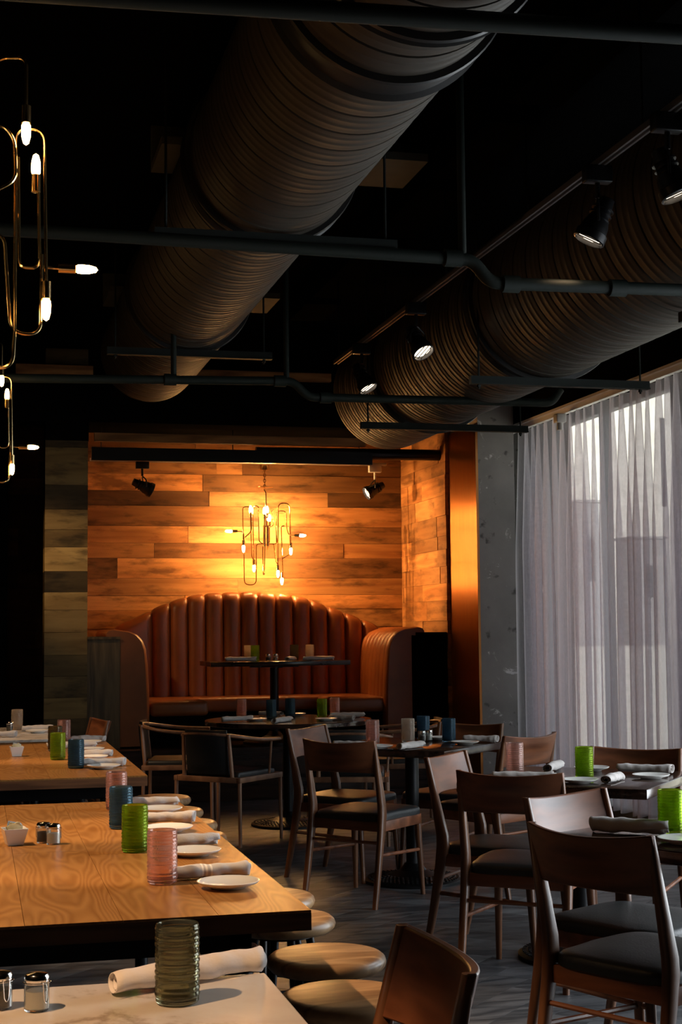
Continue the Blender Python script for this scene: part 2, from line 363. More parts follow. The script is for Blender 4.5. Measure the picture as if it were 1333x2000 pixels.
def pane_mat():
    m, nt, b = new_mat('window_glass'); L = nt.links; nt.nodes.remove(b); out = nt.nodes['Material Output']
    tr = N(nt, 'ShaderNodeBsdfTransparent'); gl = N(nt, 'ShaderNodeBsdfGlossy', Roughness=.02); tr.inputs[0].default_value = (.93, .96, .95, 1)
    lw = N(nt, 'ShaderNodeLayerWeight', Blend=.5); pw = N(nt, 'ShaderNodeMath', _operation='POWER'); pw.inputs[1].default_value = 5; L.new(lw.outputs['Facing'], pw.inputs[0]); fr = N(nt, 'ShaderNodeMath', _operation='MULTIPLY_ADD'); fr.inputs[1].default_value = .6; fr.inputs[2].default_value = .04; L.new(pw.outputs[0], fr.inputs[0]); c = N(nt, 'ShaderNodeMixShader'); L.new(fr.outputs[0], c.inputs[0]); L.new(tr.outputs[0], c.inputs[1]); L.new(gl.outputs[0], c.inputs[2])
    L.new(c.outputs[0], out.inputs[0]); return m
M['pane'] = pane_mat()

def tumbler_mat(name, col, body, haze=.34):
    m, nt, b = new_mat(name); L = nt.links; nt.nodes.remove(b); out = nt.nodes['Material Output']
    g = N(nt, 'ShaderNodeBsdfGlass', Roughness=.04, IOR=1.45); g.inputs[0].default_value = (*col, 1)
    tl = N(nt, 'ShaderNodeBsdfTranslucent'); tl.inputs[0].default_value = (*body, 1)
    df = N(nt, 'ShaderNodeBsdfDiffuse'); df.inputs[0].default_value = (*body, 1)
    a = N(nt, 'ShaderNodeMixShader'); a.inputs[0].default_value = .4; L.new(tl.outputs[0], a.inputs[1]); L.new(df.outputs[0], a.inputs[2])
    c = N(nt, 'ShaderNodeMixShader'); c.inputs[0].default_value = haze; L.new(g.outputs[0], c.inputs[1]); L.new(a.outputs[0], c.inputs[2])
    L.new(c.outputs[0], out.inputs[0]); return m
M['g_green'] = tumbler_mat('green_glass', (.62, .76, .20), (.40, .50, .07), .17)
M['g_pink'] = tumbler_mat('pink_glass', (.97, .84, .80), (.80, .56, .50), .12)
M['g_blue'] = tumbler_mat('blue_glass', (.40, .54, .62), (.13, .24, .34), .16)
M['g_smoke'] = tumbler_mat('smoke_glass', (.62, .61, .50), (.26, .25, .19), .07)
M['g_clear'] = tumbler_mat('clear_glass', (.95, .91, .85), (.66, .58, .50), .24)
M['jarglass'] = tumbler_mat('jar_glass', (.97, .97, .95), (.6, .6, .58), .06)

def emit(name, col, s, glassy=False):
    m, nt, b = new_mat(name); b.inputs['Base Color'].default_value = (*col, 1)
    b.inputs['Emission Color'].default_value = (*col, 1); b.inputs['Emission Strength'].default_value = s; return m
M['bulb'] = emit('glowing_bulb', (1.0, 0.56, 0.20), BULB)
M['bulb_alcove'] = emit('glowing_bulb_alcove', (1.0, 0.50, 0.16), BULB_ALCOVE)
M['lens'] = emit('lit_lens', (1.0, 0.80, 0.58), 6.0)

# ------------------------------------------------------------------ the room
b = MB()   # herringbone floor: long boards laid at 45 degrees
b.span(-3.6, 5.0, -1.6, 14.1, -0.06, -0.012, tone=None)
struct(b.build('floor', M['floor'], smooth=False))
def herring():
    b = MB(); W, Lb = .15, .90; g = .0015; k = int(Lb / W); R = Matrix.Rotation(rad(45), 3, 'Z'); C0 = Vector((1.5, 6.5, 0))
    for i in range(-48, 49):
        for j in range(-14, 15):
            ox = i * W + j * Lb; oy = i * W - j * Lb
            for (x0, y0, dx, dy) in ((ox, oy, Lb, W), (ox - W + W, oy + W, W, Lb)):
                c = R @ Vector((x0 + dx / 2, y0 + dy / 2, 0)) + C0
                if not (-1.6 < c.x < 4.9 and -0.5 < c.y < 13.2): continue
                b.box((c.x, c.y, -.006), (dx - g, dy - g, .012), M=R)
    return b
fl = herring().build('floor', M['floor'], smooth=False); struct(fl)

b = MB(); b.span(-3.7, -3.6, -1.6, 14.2, -.06, 4.0); struct(b.build('wall_left', M['blackpaint'], smooth=False))
b = MB(); b.span(-3.7, 5.1, -1.7, -1.6, -.06, 4.0); struct(b.build('wall_rear', M['blackpaint'], smooth=False))
b = MB(); b.span(-3.7, 5.2, -1.7, 14.2, 4.0, 4.1); struct(b.build('ceiling', M['blackpaint'], smooth=False))
b = MB(); b.span(-3.7, 5.1, 14.05, 14.2, -.06, 4.0); struct(b.build('wall_back', M['blackpaint'], smooth=False))

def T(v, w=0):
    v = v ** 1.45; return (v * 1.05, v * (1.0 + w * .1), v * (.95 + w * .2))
def zr(y): return 1.38 + (1234 - y) * .00485
# planks of the alcove's back wall: row bounds, then board joints with the tone of every board
rows = [(845, 906, [(.9, 2.0, .5), (2.0, 4.02, .6)]), (906, 928, [(.9, 2.2, .75), (2.2, 2.45, .9), (2.45, 4.02, .5)]), (928, 961, [(.9, 2.07, 1.15), (2.07, 4.02, .55)]),
        (961, 990, [(.9, 2.13, .38), (2.13, 3.28, .85), (3.28, 4.02, .35)]), (990, 1029, [(.9, 2.6, .62), (2.6, 4.02, .95)]), (1029, 1062, [(.9, 1.93, .95), (1.93, 2.9, 1.25), (2.9, 4.02, .72)]),
        (1062, 1091, [(.9, 1.61, .9), (1.61, 3.43, .62), (3.43, 4.02, .85)]), (1091, 1130, [(.9, 1.27, .55), (1.27, 2.78, 1.2), (2.78, 4.02, .55)]), (1130, 1163, [(.9, 2.4, .95), (2.4, 4.02, .8)]),
        (1163, 1191, [(.9, 1.9, 1.15), (1.9, 4.02, 1.15)]), (1191, 1226, [(.9, 3.1, 1.1), (3.1, 4.02, .9)]), (1226, 1262, [(.9, 2.0, 1.1), (2.0, 4.02, .8)]), (1262, 1300, [(.9, 4.02, .7)]), (1300, 1340, [(.9, 4.02, .7)])]
b = MB()
for (y0, y1, bs) in rows:
    for (x0, x1, t) in bs:
        d = random.uniform(0, .012); b.span(x0 + .0012, x1 - .0012, 13.86 - d, 13.93, zr(y1) + .0012, zr(y0) - .0012, tone=T(t, random.uniform(-1, .4)))
struct(b.build('wall_alcove_back', M['plank'], smooth=False))
b = MB(); random.seed(21); z = .5       # right side wall of the alcove
while z < 3.4:
    h = random.choice((.12, .15, .18)); y = 12.45; off = random.uniform(.15, .9)
    while y < 13.86:
        y1 = min(13.86, y + off); b.span(4.02 - random.uniform(0, .008), 4.08, y + .001, y1 - .001, z + .001, z + h - .001, tone=T(random.choice((.75, 1.0, 1.2, .9)), random.uniform(-.5, .6))); y = y1; off = random.uniform(.5, 1.0)
    z += h
struct(b.build('wall_alcove_right', M['plank_side'], smooth=False))
b = MB(); random.seed(4); z = .5
while z < 3.4:
    h = random.choice((.12, .15, .18)); b.span(.86, .893, 12.76, 13.86, z + .001, z + h - .001, tone=T(random.choice((.75, 1.0, .9)))); z += h
struct(b.build('wall_alcove_left', M['plank_side'], smooth=False))
# plank-clad post left of the alcove
prow = [(700, 790, .35), (790, 850, .5), (850, 888, .35), (888, 959, .9), (959, 1005, .38), (1005, 1043, .95), (1043, 1076, .75), (1076, 1121, 1.5), (1121, 1160, .4), (1160, 1193, 1.25), (1193, 1235, .95), (1235, 1277, .85), (1277, 1316, .6), (1316, 1356, .65),
        (1356, 1395, .95), (1395, 1430, .55), (1430, 1470, .8), (1470, 1545, .6)]
b = MB()
for (y0, y1, t) in prow:
    k = .00442; z0 = 1.38 + (1237 - y1) * k; z1 = 1.38 + (1237 - y0) * k
    b.span(.545, .895, 12.45 - random.uniform(0, .006), 12.75, z0 + .0012, z1 - .0012, tone=T(t, 1))
struct(b.build('wall_post', M['postplank'], smooth=False))
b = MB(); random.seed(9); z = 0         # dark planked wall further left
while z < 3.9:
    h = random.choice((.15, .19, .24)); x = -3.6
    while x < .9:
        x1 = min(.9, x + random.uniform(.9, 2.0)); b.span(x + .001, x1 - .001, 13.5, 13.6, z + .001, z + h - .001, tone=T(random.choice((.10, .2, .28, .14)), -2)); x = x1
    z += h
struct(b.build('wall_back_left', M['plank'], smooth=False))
b = MB(); b.span(.14, .255, 12.9, 13.5, 0, 3.9); struct(b.build('trim_1', M['blackpaint'], smooth=False))
# copper-faced pier and concrete column
b = MB(); b.span(-.95, -.93, -.37, .36, 0, 3.1); struct(b.build('wall_copper_panel', M['copper'], smooth=False, loc=(5.0, 12.09, 0)))
b = MB(); b.span(4.071, 4.39, 11.72, 14.05, 0, 3.30); b.span(4.39, 5.1, 12.5, 14.05, 0, 3.3); struct(b.build('wall_concrete_column', M['concrete'], smooth=False))
# bulkhead over the alcove and its ceiling
b = MB(); b.span(-3.6, 5.1, 12.44, 12.75, 3.14, 3.50); b.span(.545, .9, 12.44, 12.75, 2.98, 3.14); b.span(-3.6, 5.1, 12.6, 12.75, 3.62, 4.0); struct(b.build('wall_bulkhead', M['blackpaint'], smooth=False))
b = MB(); b.span(.88, 4.1, 12.75, 13.9, 3.24, 3.3); struct(b.build('ceiling_alcove', M['blackpaint'], smooth=False))
# booth platform
b = MB(); b.span(.56, 4.3, 12.16, 13.86, 0, .43); struct(b.build('floor_platform', M['darktop'], smooth=False))

# window wall
b = MB(); b.span(4.80, 5.0, -1.6, 3.0, 0, 4.0); b.span(4.80, 5.0, 11.95, 12.44, 0, 4.0); b.span(4.80, 5.0, 3.0, 11.95, 3.14, 4.0); b.span(4.80, 5.0, 3.0, 11.95, 0, .12)
b.span(4.80, 5.0, 9.15, 9.62, .12, 3.14); b.span(4.80, 5.0, 6.2, 6.5, .12, 3.14)
struct(b.build('wall_right', M['blackpaint'], smooth=False))
for i, (y0, y1, mid) in enumerate(((9.62, 11.95, 10.9), (6.5, 9.15, 7.8), (3.0, 6.2, 4.6))):
    b = MB(); f = .05
    b.span(4.82, 4.9, y0, y0 + f, .12, 3.14); b.span(4.82, 4.9, y1 - f, y1, .12, 3.14); b.span(4.82, 4.9, y0, y1, .12, .17); b.span(4.82, 4.9, y0, y1, 3.09, 3.14); b.span(4.82, 4.9, mid - .03, mid + .03, .17, 3.09)
    w = struct(b.build('window_%d' % (i + 1), M['mull'], smooth=False))
    b = MB(); b.span(4.855, 4.861, y0 + f, y1 - f, .17, 3.09); b.build('pane', M['pane'], w, smooth=False)
b = MB(); b.span(4.50, 4.80, 3.0, 12.4, 0, .10); struct(b.build('trim_2', M['concretepanel'], smooth=False))
# outside, seen blurred through the voile
b = MB(); b.span(5.0, 260, -60, 260, -.3, -.05); struct(b.build('pavement', M['pave'], smooth=False))
def building(x, y, sx, sy, h, mat, lab, nwin=3):
    t = thing('building', lab, 'building', (x, y, -.05))
    b = MB(); b.span(-sx / 2, sx / 2, -sy / 2, sy / 2, 0, h); b.span(-sx / 2 - .1, sx / 2 + .1, -sy / 2 - .1, sy / 2 + .1, h, h + .2); b.build('facade', mat, t, smooth=False)
    for i in range(nwin):
        b = MB(); xx = -sx / 2 + sx * (i + .5) / nwin; b.span(xx - .3, xx + .3, -sy / 2 - .03, -sy / 2 + .02, h * .45, h * .75); b.build('window', M['mull'], t, smooth=False)
building(47.8, 112, 2.6, 3.0, 11.5, M['build'], 'dark narrow block far outside, dim shape behind the left bright part of the curtain', 1)
building(52.8, 112, 3.0, 3.0, 8.6, M['build'], 'dark lower block far outside, dim shape behind the right bright part of the curtain', 1)
building(90.0, 160.0, 120, 8, 34, M['build_light'], 'long pale block far outside, the light band behind the curtain', 9)

# sheer curtain hung on a rail
def curtain(name, y0, y1, seed, lab, nf):
    rnd = random.Random(seed); ks = [rnd.uniform(.75, 1.3) for _ in range(nf)]; tot = sum(ks); acc = [0]
    for k in ks: acc.append(acc[-1] + k / tot)
    amp = [rnd.uniform(.6, 1.25) for _ in range(nf + 1)]; lean = [rnd.uniform(-.03, .07) for _ in range(nf + 1)]
    per = 14; cols = []
    for i in range(nf):
        for k in range(per): cols.append((acc[i] + (acc[i + 1] - acc[i]) * k / per, i, k / per))
    def fn(u, v):
        q = min(int(u * (len(cols) - 1) + .5), len(cols) - 1); p, i, t = cols[q]
        y = y0 + (y1 - y0) * p; A = amp[i] * (1 - t) + amp[i + 1] * t
        z = 3.035 - v * 2.92
        s = sin(2 * pi * t); dx = A * (.026 + .045 * min(1, v * 3)) * (s + .25 * sin(4 * pi * t + i))
        ln = lean[i] * (1 - t) + lean[i + 1] * t
        return (4.44 + dx, y + ln * v + .03 * sin(2 * pi * t * 2 + i) * min(1, v * 2), z + .02 * s * v)
    b = MB(); b.grid(fn, len(cols), 26)
    o = b.build('sheer_curtain', M['sheer'], smooth=True, angle=180); tag(o, lab, 'curtain'); return o
curtain('c', 8.1, 11.72, 3, 'tall grey sheer curtain between the concrete column and the right frame edge', 24)
t = thing('curtain_rail', 'long metal curtain rail along the top of the sheer curtain', 'curtain rail', (4.44, 7.3, 3.05))
b = MB(); b.span(-.02, .02, -4.8, 4.78, -.005, .03); b.span(-.05, .05, -4.8, 4.78, .03, .05); b.build('track', M['white_metal'], t, smooth=False)
b = MB(); b.span(-.03, .03, -4.8, 4.78, .05, .95); b.build('pelmet_board', M['blackpaint'], t, smooth=False)

# ------------------------------------------------------------------ ducts, pipes, hangers, boards overhead
def duct(name, X, Z, R, y0, y1, collars, lab):
    t = thing(name, lab, 'duct', (X, 0, Z)); b = MB(); prof = []; y = y0; k = 0; step = .06
    while y < y1:
        if k % 3 == 0: prof += [(R, y), (R - .020, y + .002), (R - .020, y + .014), (R, y + .016)]
        else: prof += [(R + .0, y), (R + .0035, y + .006), (R, y + .014)]
        prof.append((R + .002, y + .038)); y += step; k += 1
    prof.append((R, y1)); prof += [(R - .01, y1 + .001), (0.001, y1 + .002)]
    Mx = Matrix.Rotation(rad(-90), 3, 'X')     # z axis -> +y
    b.lathe(prof, 72, M=Mx, cap=False); b.build('casing', M['duct'], t, angle=60)
    for (yc, w) in collars:
        b = MB(); b.lathe([(R, yc - w / 2), (R + .025, yc - w / 2), (R + .03, yc - w / 2 + .01), (R + .012, yc - w / 2 + .02), (R + .012, yc + w / 2 - .02), (R + .03, yc + w / 2 - .01), (R + .025, yc + w / 2), (R, yc + w / 2)], 72, M=Mx, cap=False)
        b.build('collar', M['collar'], t, angle=60)
    return t
duct('ventilation_duct', 1.255, 3.475, .367, 2.2, 11.05, [(4.02, .05), (4.42, .16), (6.35, .12), (8.95, .05)], 'large round ribbed ventilation duct running over the booth side, left of the two')
duct('ventilation_duct', 3.10, 3.22, .44, 2.2, 11.0, [(7.75, .10), (9.85, .06)], 'large round ribbed ventilation duct beside the curtain, right of the two')
def hanger(x0, x1, y, z, lab):
    t = thing('duct_hanger', lab, 'hanger', ((x0 + x1) / 2, y, z), 0, 'steel hangers under the ducts'); h = (x1 - x0) / 2
    b = MB(); b.span(-h, h, -.02, .02, -.025, .02); b.span(-h, h, -.028, -.02, -.025, -.018); b.build('channel', M['unistrut'], t, smooth=False)
    for s in (-1, 1):
        b = MB(); b.cyl((s * (h - .05), 0, -.05), (s * (h - .05), 0, 4.0 - z), .006, 8); b.cyl((s * (h - .05), 0, -.04), (s * (h - .05), 0, -.028), .012, 6); b.build('threaded_rod', M['unistrut'], t)
hanger(.72, 1.79, 6.2, 3.075, 'dark steel channel hanging under the left duct, nearer one')
hanger(.75, 1.76, 8.9, 3.075, 'dark steel channel hanging under the left duct, farther one')
hanger(2.62, 3.68, 7.65, 2.745, 'dark steel channel hanging under the right duct, nearer one')
hanger(2.48, 3.66, 9.5, 2.745, 'dark steel channel hanging under the right duct, farther one')
hanger(3.0, 3.66, 5.9, 2.745, 'dark steel channel under the right duct at the right frame edge')
def pipe(pts, r, lab, fr=.05, couplings=(), drops=()):
    t = thing('sprinkler_pipe', lab, 'pipe', pts[0]); o = Vector(pts[0]); b = MB(); b.tube([Vector(p) - o for p in fillet(pts, fr)], r, 12); b.build('tube', M['pipe'], t)
    for c, ax in couplings:
        b = MB(); a = Vector(c) - o; d = Vector(ax) * .035; b.cyl(a - d, a + d, r * 1.35, 14); b.build('coupling', M['pipe'], t)
    for d in drops:
        b = MB(); a = Vector(d) - o; b.cyl(a, a + Vector((0, 0, 4.0 - d[2])), .017, 10); b.build('riser', M['pipe'], t)
        b = MB(); q = a + Vector((0, 0, 4.0 - d[2] - .04)); b.cyl(q, q + Vector((0, 0, .04)), .035, 12); b.build('flange', M['pipe'], t)
    return t
pipe([(-3.5, 3.78, 2.932), (2.6, 3.78, 3.092)], .028, 'thin dark ceiling pipe crossing nearest the top edge')
pipe([(-3.5, 5.5, 2.88), (.446, 5.5, 2.862), (1.90, 5.5, 2.843), (1.975, 5.5, 2.752), (3.9, 5.5, 2.775)], .026, 'dark ceiling pipe with a dropped elbow, crossing mid frame', .045,
     [((1.82, 5.5, 2.845), (1, 0, 0)), ((2.06, 5.5, 2.752), (1, 0, 0)), ((2.52, 5.5, 2.757), (1, 0, 0))], [(1.86, 5.5, 2.85)])
pipe([(-3.5, 8.65, 2.80), (.294, 8.65, 2.848), (1.84, 8.65, 2.880), (1.93, 8.65, 2.785), (3.5, 8.65, 2.792), (3.56, 8.65, 2.88)], .026, 'dark ceiling pipe with a dropped elbow, farthest one above the round table', .05,
     [((1.76, 8.65, 2.878), (1, 0, 0)), ((2.04, 8.65, 2.785), (1, 0, 0)), ((1.1, 8.65, 2.865), (1, 0, 0))], [(1.80, 8.65, 2.885), (1.12, 8.65, 2.87)])
random.seed(3)
for i, (x0, x1, y0, y1, z0, z1, lab) in enumerate([
    (.86, 2.22, 7.08, 7.55, 3.76, 3.80, 'grey board above the left duct, nearer of the two'),
    (.88, 2.10, 10.3, 10.8, 3.76, 3.80, 'grey board above the left duct, farther of the two')]):
    b = MB(); b.span(-(x1 - x0) / 2, (x1 - x0) / 2, -(y1 - y0) / 2, (y1 - y0) / 2, 0, z1 - z0); b.span(-(x1 - x0) / 2, (x1 - x0) / 2, (y1 - y0) / 2 - .03, (y1 - y0) / 2, z1 - z0, 4.0 - z0)
    o = b.build('ceiling_board', M['concretepanel'], smooth=False, loc=((x0 + x1) / 2, (y0 + y1) / 2, z0)); tag(o, lab, 'board')
for i, (y0, y1) in enumerate([(3.2, 5.35), (5.45, 6.25), (6.5, 7.4), (7.6, 8.6), (8.8, 10.3), (10.5, 11.1)]):
    b = MB(); b.span(-.13, .13, -(y1 - y0) / 2, (y1 - y0) / 2, 0, .2)
    o = b.build('ceiling_beam', M['greyboard'], smooth=False, loc=(2.47, (y0 + y1) / 2, 3.78)); tag(o, 'dim wooden board in the row along the ceiling between the two ducts', 'beam', 'ceiling boards between the ducts')
for (x0, x1, y, z0, z1, lab) in [(1.77, 2.97, 12.40, 3.53, 3.60, 'lit wooden board between the ducts above the dark bulkhead'), (.30, .93, 12.40, 3.50, 3.60, 'dim wooden board above the plank-clad post'),
                                 (.95, 3.3, 12.50, 2.985, 3.055, 'warm lit wooden beam across the top of the booth alcove')]:
    b = MB(); b.span(-(x1 - x0) / 2, (x1 - x0) / 2, -.03, .03, 0, z1 - z0); o = b.build('timber_beam', M['rough'], smooth=False, loc=((x0 + x1) / 2, y, z0)); tag(o, lab, 'beam')
b = MB(); b.span(-1.22, 1.22, -.03, .03, 0, .11); o = b.build('steel_channel', M['black'], smooth=False, loc=(2.15, 12.55, 2.83)); tag(o, 'black steel channel across the alcove just above the light track', 'beam')
b = MB(); b.tube([(-.85, 0, 0), (.85, 0, .008)], .05, 16); o = b.build('black_conduit', M['black'], loc=(3.2, 12.62, 2.93)); tag(o, 'black pipe at the alcove top beside the right duct', 'pipe')

# ------------------------------------------------------------------ light tracks and spots
def track(p0, p1, lab, mat):
    t = thing('lighting_track', lab, 'light track', p0); d = Vector(p1) - Vector(p0); Lg = d.length; t.rotation_euler = (0, 0, atan2(d.y, d.x))
    b = MB(); b.span(0, Lg, -.018, -.008, -.012, .012); b.span(0, Lg, .008, .018, -.012, .012); b.span(0, Lg, -.018, .018, .006, .014); b.build('rail', mat, t, smooth=False)
    for k in range(int(Lg / 1.2) + 1):
        b = MB(); x = min(Lg - .05, .1 + 1.2 * k); b.cyl((x, 0, .012), (x, 0, 3.98 - p0[2] if p0[1] < 12 else 3.235 - p0[2]), .005, 8); b.build('suspension_rod', M['black'], t)
    return t
track((2.41, 2.5, 3.235), (2.41, 9.9, 3.235), 'black lighting track on the ceiling between the two ducts', plain('track_steel', (.25, .23, .22), .35, .8))
track((.98, 13.40, 2.935), (3.74, 13.40, 2.935), 'pale lighting track across the top of the booth alcove', M['white_metal'])
def spot_head(loc, aim, lab, lit=True, adapter='black', s=1.0):
    """loc = centre of the track adapter; aim = unit direction the lamp points"""
    t = thing('track_spotlight', lab, 'spotlight', loc, 0, 'track spotlights'); A = Vector(aim).normalized()
    b = MB(); b.rbox((0, 0, -.03), (.10 * s, .045 * s, .06 * s), .006); b.build('adapter', M[adapter], t)
    j = Vector((0, 0, -.11 * s)); b = MB(); b.cyl((0, 0, -.055), j, .009 * s, 10); b.build('stem', M[adapter], t)
    side = A.cross(Vector((0, 0, 1))).normalized(); c = j + Vector((0, 0, -.075 * s)) + A * .02 * s; w = .052 * s
    b = MB(); pts = [c + side * w, c + side * w + Vector((0, 0, .05 * s)), j, c - side * w + Vector((0, 0, .05 * s)), c - side * w]; b.tube(fillet(pts, .02), .005 * s, 8); b.build('yoke', M['black'], t)
    q = A.to_track_quat('Z', 'Y').to_matrix()
    b = MB(); b.lathe([(.0, -.10 * s), (.026 * s, -.098 * s), (.030 * s, -.07 * s), (.034 * s, -.03 * s), (.046 * s, .0), (.050 * s, .03 * s), (.056 * s, .034 * s), (.056 * s, .062 * s), (.050 * s, .064 * s), (.048 * s, .045 * s), (.0, .040 * s)], 28, c=c, M=q, cap=False)
    for r_ in (-.02, -.04, -.06):
        b.lathe([(.040 * s, r_ * s), (.040 * s, (r_ + .006) * s)], 24, c=c, M=q)
    b.build('housing', M['black'], t, angle=30)
    b = MB(); b.lathe([(.0, .052 * s), (.040 * s, .050 * s), (.046 * s, .046 * s)], 24, c=c, M=q, cap=False); b.build('lens', M['lens'] if lit else M['chrome'], t)
    b = MB()
    for k in (-1, 0, 1): b.box(c + A * .058 * s + side * k * .022 * s, (.002, .09 * s, .006), M=q)
    b.build('louvre', M['black'], t, smooth=False)
    return Vector(loc) + c + A * .075 * s
for (y, aim, lab, e) in [(9.15, (.35, -.35, -.87), 'lit track spotlight farthest along the right track, beside the right duct', 1.0), (7.93, (.28, -.50, -.82), 'lit track spotlight, second farthest on the right track', 1.0),
                    (5.40, (-.42, .10, -.9), 'black track spotlight tipped to the left, with a bright rim', 1.0), (4.78, (.30, -.18, -.93), 'lit track spotlight at the right edge of the frame', 1.0)]:
    p = spot_head((2.40, y, 3.22), aim, lab, s=1.15); spot('track_lamp', p, p + Vector(aim), P_TRACK * e, WARM2, 50)
p = spot_head((3.63, 13.40, 2.925), (-.85, -.1, -.45), 'black spotlight with white adapter at the right end of the alcove track', adapter='white_metal', s=1.2)
spot('alcove_lamp', p, (1.0, 13.6, 1.9), P_ALCOVE_SPOT * .12, WARM, 70)
p = spot_head((1.45, 13.40, 2.925), (.85, .12, -.38), 'black spotlight at the left end of the alcove track', adapter='black', s=1.2)
spot('alcove_lamp', p, (4.02, 13.42, 2.0), P_ALCOVE_SPOT, WARM, 46, .5, .008)
b = MB(); b.rbox((0, 0, 0), (.08, .08, .07), .01); b.cyl((0, 0, -.035), (0, 0, -.09), .025, 12)
o = b.build('ceiling_sensor', M['white_metal'], loc=(4.36, 10.62, 2.995)); tag(o, 'small white sensor box at the curtain rail', 'sensor')

# ------------------------------------------------------------------ chandeliers
def socket_bulb(t, p, d, mat, s=1.0):
    """p = start of the socket, d = direction the bulb points"""
    D = Vector(d).normalized(); q = D.to_track_quat('Z', 'Y').to_matrix(); p = Vector(p)
    b = MB(); b.lathe([(.008, 0), (.0135, .001), (.0135, .050), (.010, .052)], 16, c=p, M=q); so = b.build('socket', M['brass'], t)
    b = MB(); b.lathe([(.006, .050), (.0125, .056), (.0135, .068), (.0125, .09), (.008, .108), (.0, .114)], 16, c=p, M=q, cap=False); b.build('bulb', mat, so)
def arm(t, pts, r=.0048, fr=.04, n=8):
    b = MB(); b.tube(fillet(pts, fr, n), r, 8); b.build('tube', M['brass'], t)
# hall chandelier (two, over the communal tables); z measured from the floor, origin at its axis
def hall_chandelier(loc, lab):
    t = thing('brass_chandelier', lab, 'chandelier', loc, 0, 'brass chandeliers over the communal tables'); B = M['bulb']
    zt = 2.81
    for sx, ph in ((1, 0.0), (-1, 0.0)):
        Y = .02 * sx
        arm(t, [(sx * .10, -.03, 2.20), (sx * .10, Y, 2.815), (sx * .180, Y, 2.815), (sx * .188, Y, 2.36)], fr=.042)
        socket_bulb(t, (sx * .188, Y, 2.375), (0, 0, -1), B)
        arm(t, [(sx * .10, -.03, 2.22), (sx * .095, -.03, 2.115), (sx * .02, -.03, 2.115), (sx * .02, -.03, 2.5), (0, 0, 2.55)], fr=.045)
        arm(t, [(sx * .108, .05, 2.74), (sx * .113, .05, 2.42), (sx * .16, .05, 2.42), (sx * .170, .05, 2.44), (sx * .165, .05, 2.66)], fr=.035)
        socket_bulb(t, (sx * .158, .05, 2.64), (0, 0, 1), B)
        arm(t, [(sx * .176, .05, 2.46), (sx * .176, .05, 2.425), (sx * .21, .06, 2.425), (sx * .225, .06, 2.425)], fr=.015)
        socket_bulb(t, (sx * .222, .06, 2.425), (1 * sx, 0, 0), B)
        arm(t, [(sx * .176, .05, 2.46), (sx * .173, .02, 2.22), (sx * .09, .0, 2.22), (sx * .07, 0, 2.5), (0, 0, 2.50)], fr=.05)
        socket_bulb(t, (sx * .127, -.04, 2.86), (0, 0, -1), B); arm(t, [(sx * .127, -.04, 2.855), (sx * .127, -.04, 3.0), (sx * .05, -.02, 3.0), (0, 0, 2.93)], fr=.03)
        arm(t, [(0, 0, 2.78), (sx * .06, -.05, 2.80), (sx * .095, -.05, 2.76), (sx * .1, -.05, 2.64), (sx * .03, -.05, 2.60), (0, 0, 2.60)], fr=.03)
    for sy in (1, -1):
        arm(t, [(0, sy * .10, 2.25), (0, sy * .10, 2.80), (0, sy * .18, 2.80), (0, sy * .18, 2.40)], fr=.04); socket_bulb(t, (0, sy * .18, 2.41), (0, 0, -1), B)
        arm(t, [(0, sy * .10, 2.26), (0, sy * .10, 2.2), (0, sy * .03, 2.2), (0, 0, 2.45)], fr=.03)
    b = MB(); b.cyl((0, 0, 2.42), (0, 0, 2.62), .022, 18); b.build('hub', M['brass'], t)
    b = MB(); b.cyl((0, 0, 2.6), (0, 0, 3.96), .008, 10); b.build('stem', M['brass'], t)
    b = MB(); b.lathe([(.0, 3.93), (.06, 3.94), (.06, 4.0)], 20); b.build('canopy', M['brass'], t)
    return t
ch = hall_chandelier((-.003, 4.2, 0), 'brass tube chandelier with glowing bulbs, large at the left frame edge')
copy_tree(ch, (.0, 8.4, 0), label='brass tube chandelier with glowing bulbs, smaller one hanging behind the large one at left')

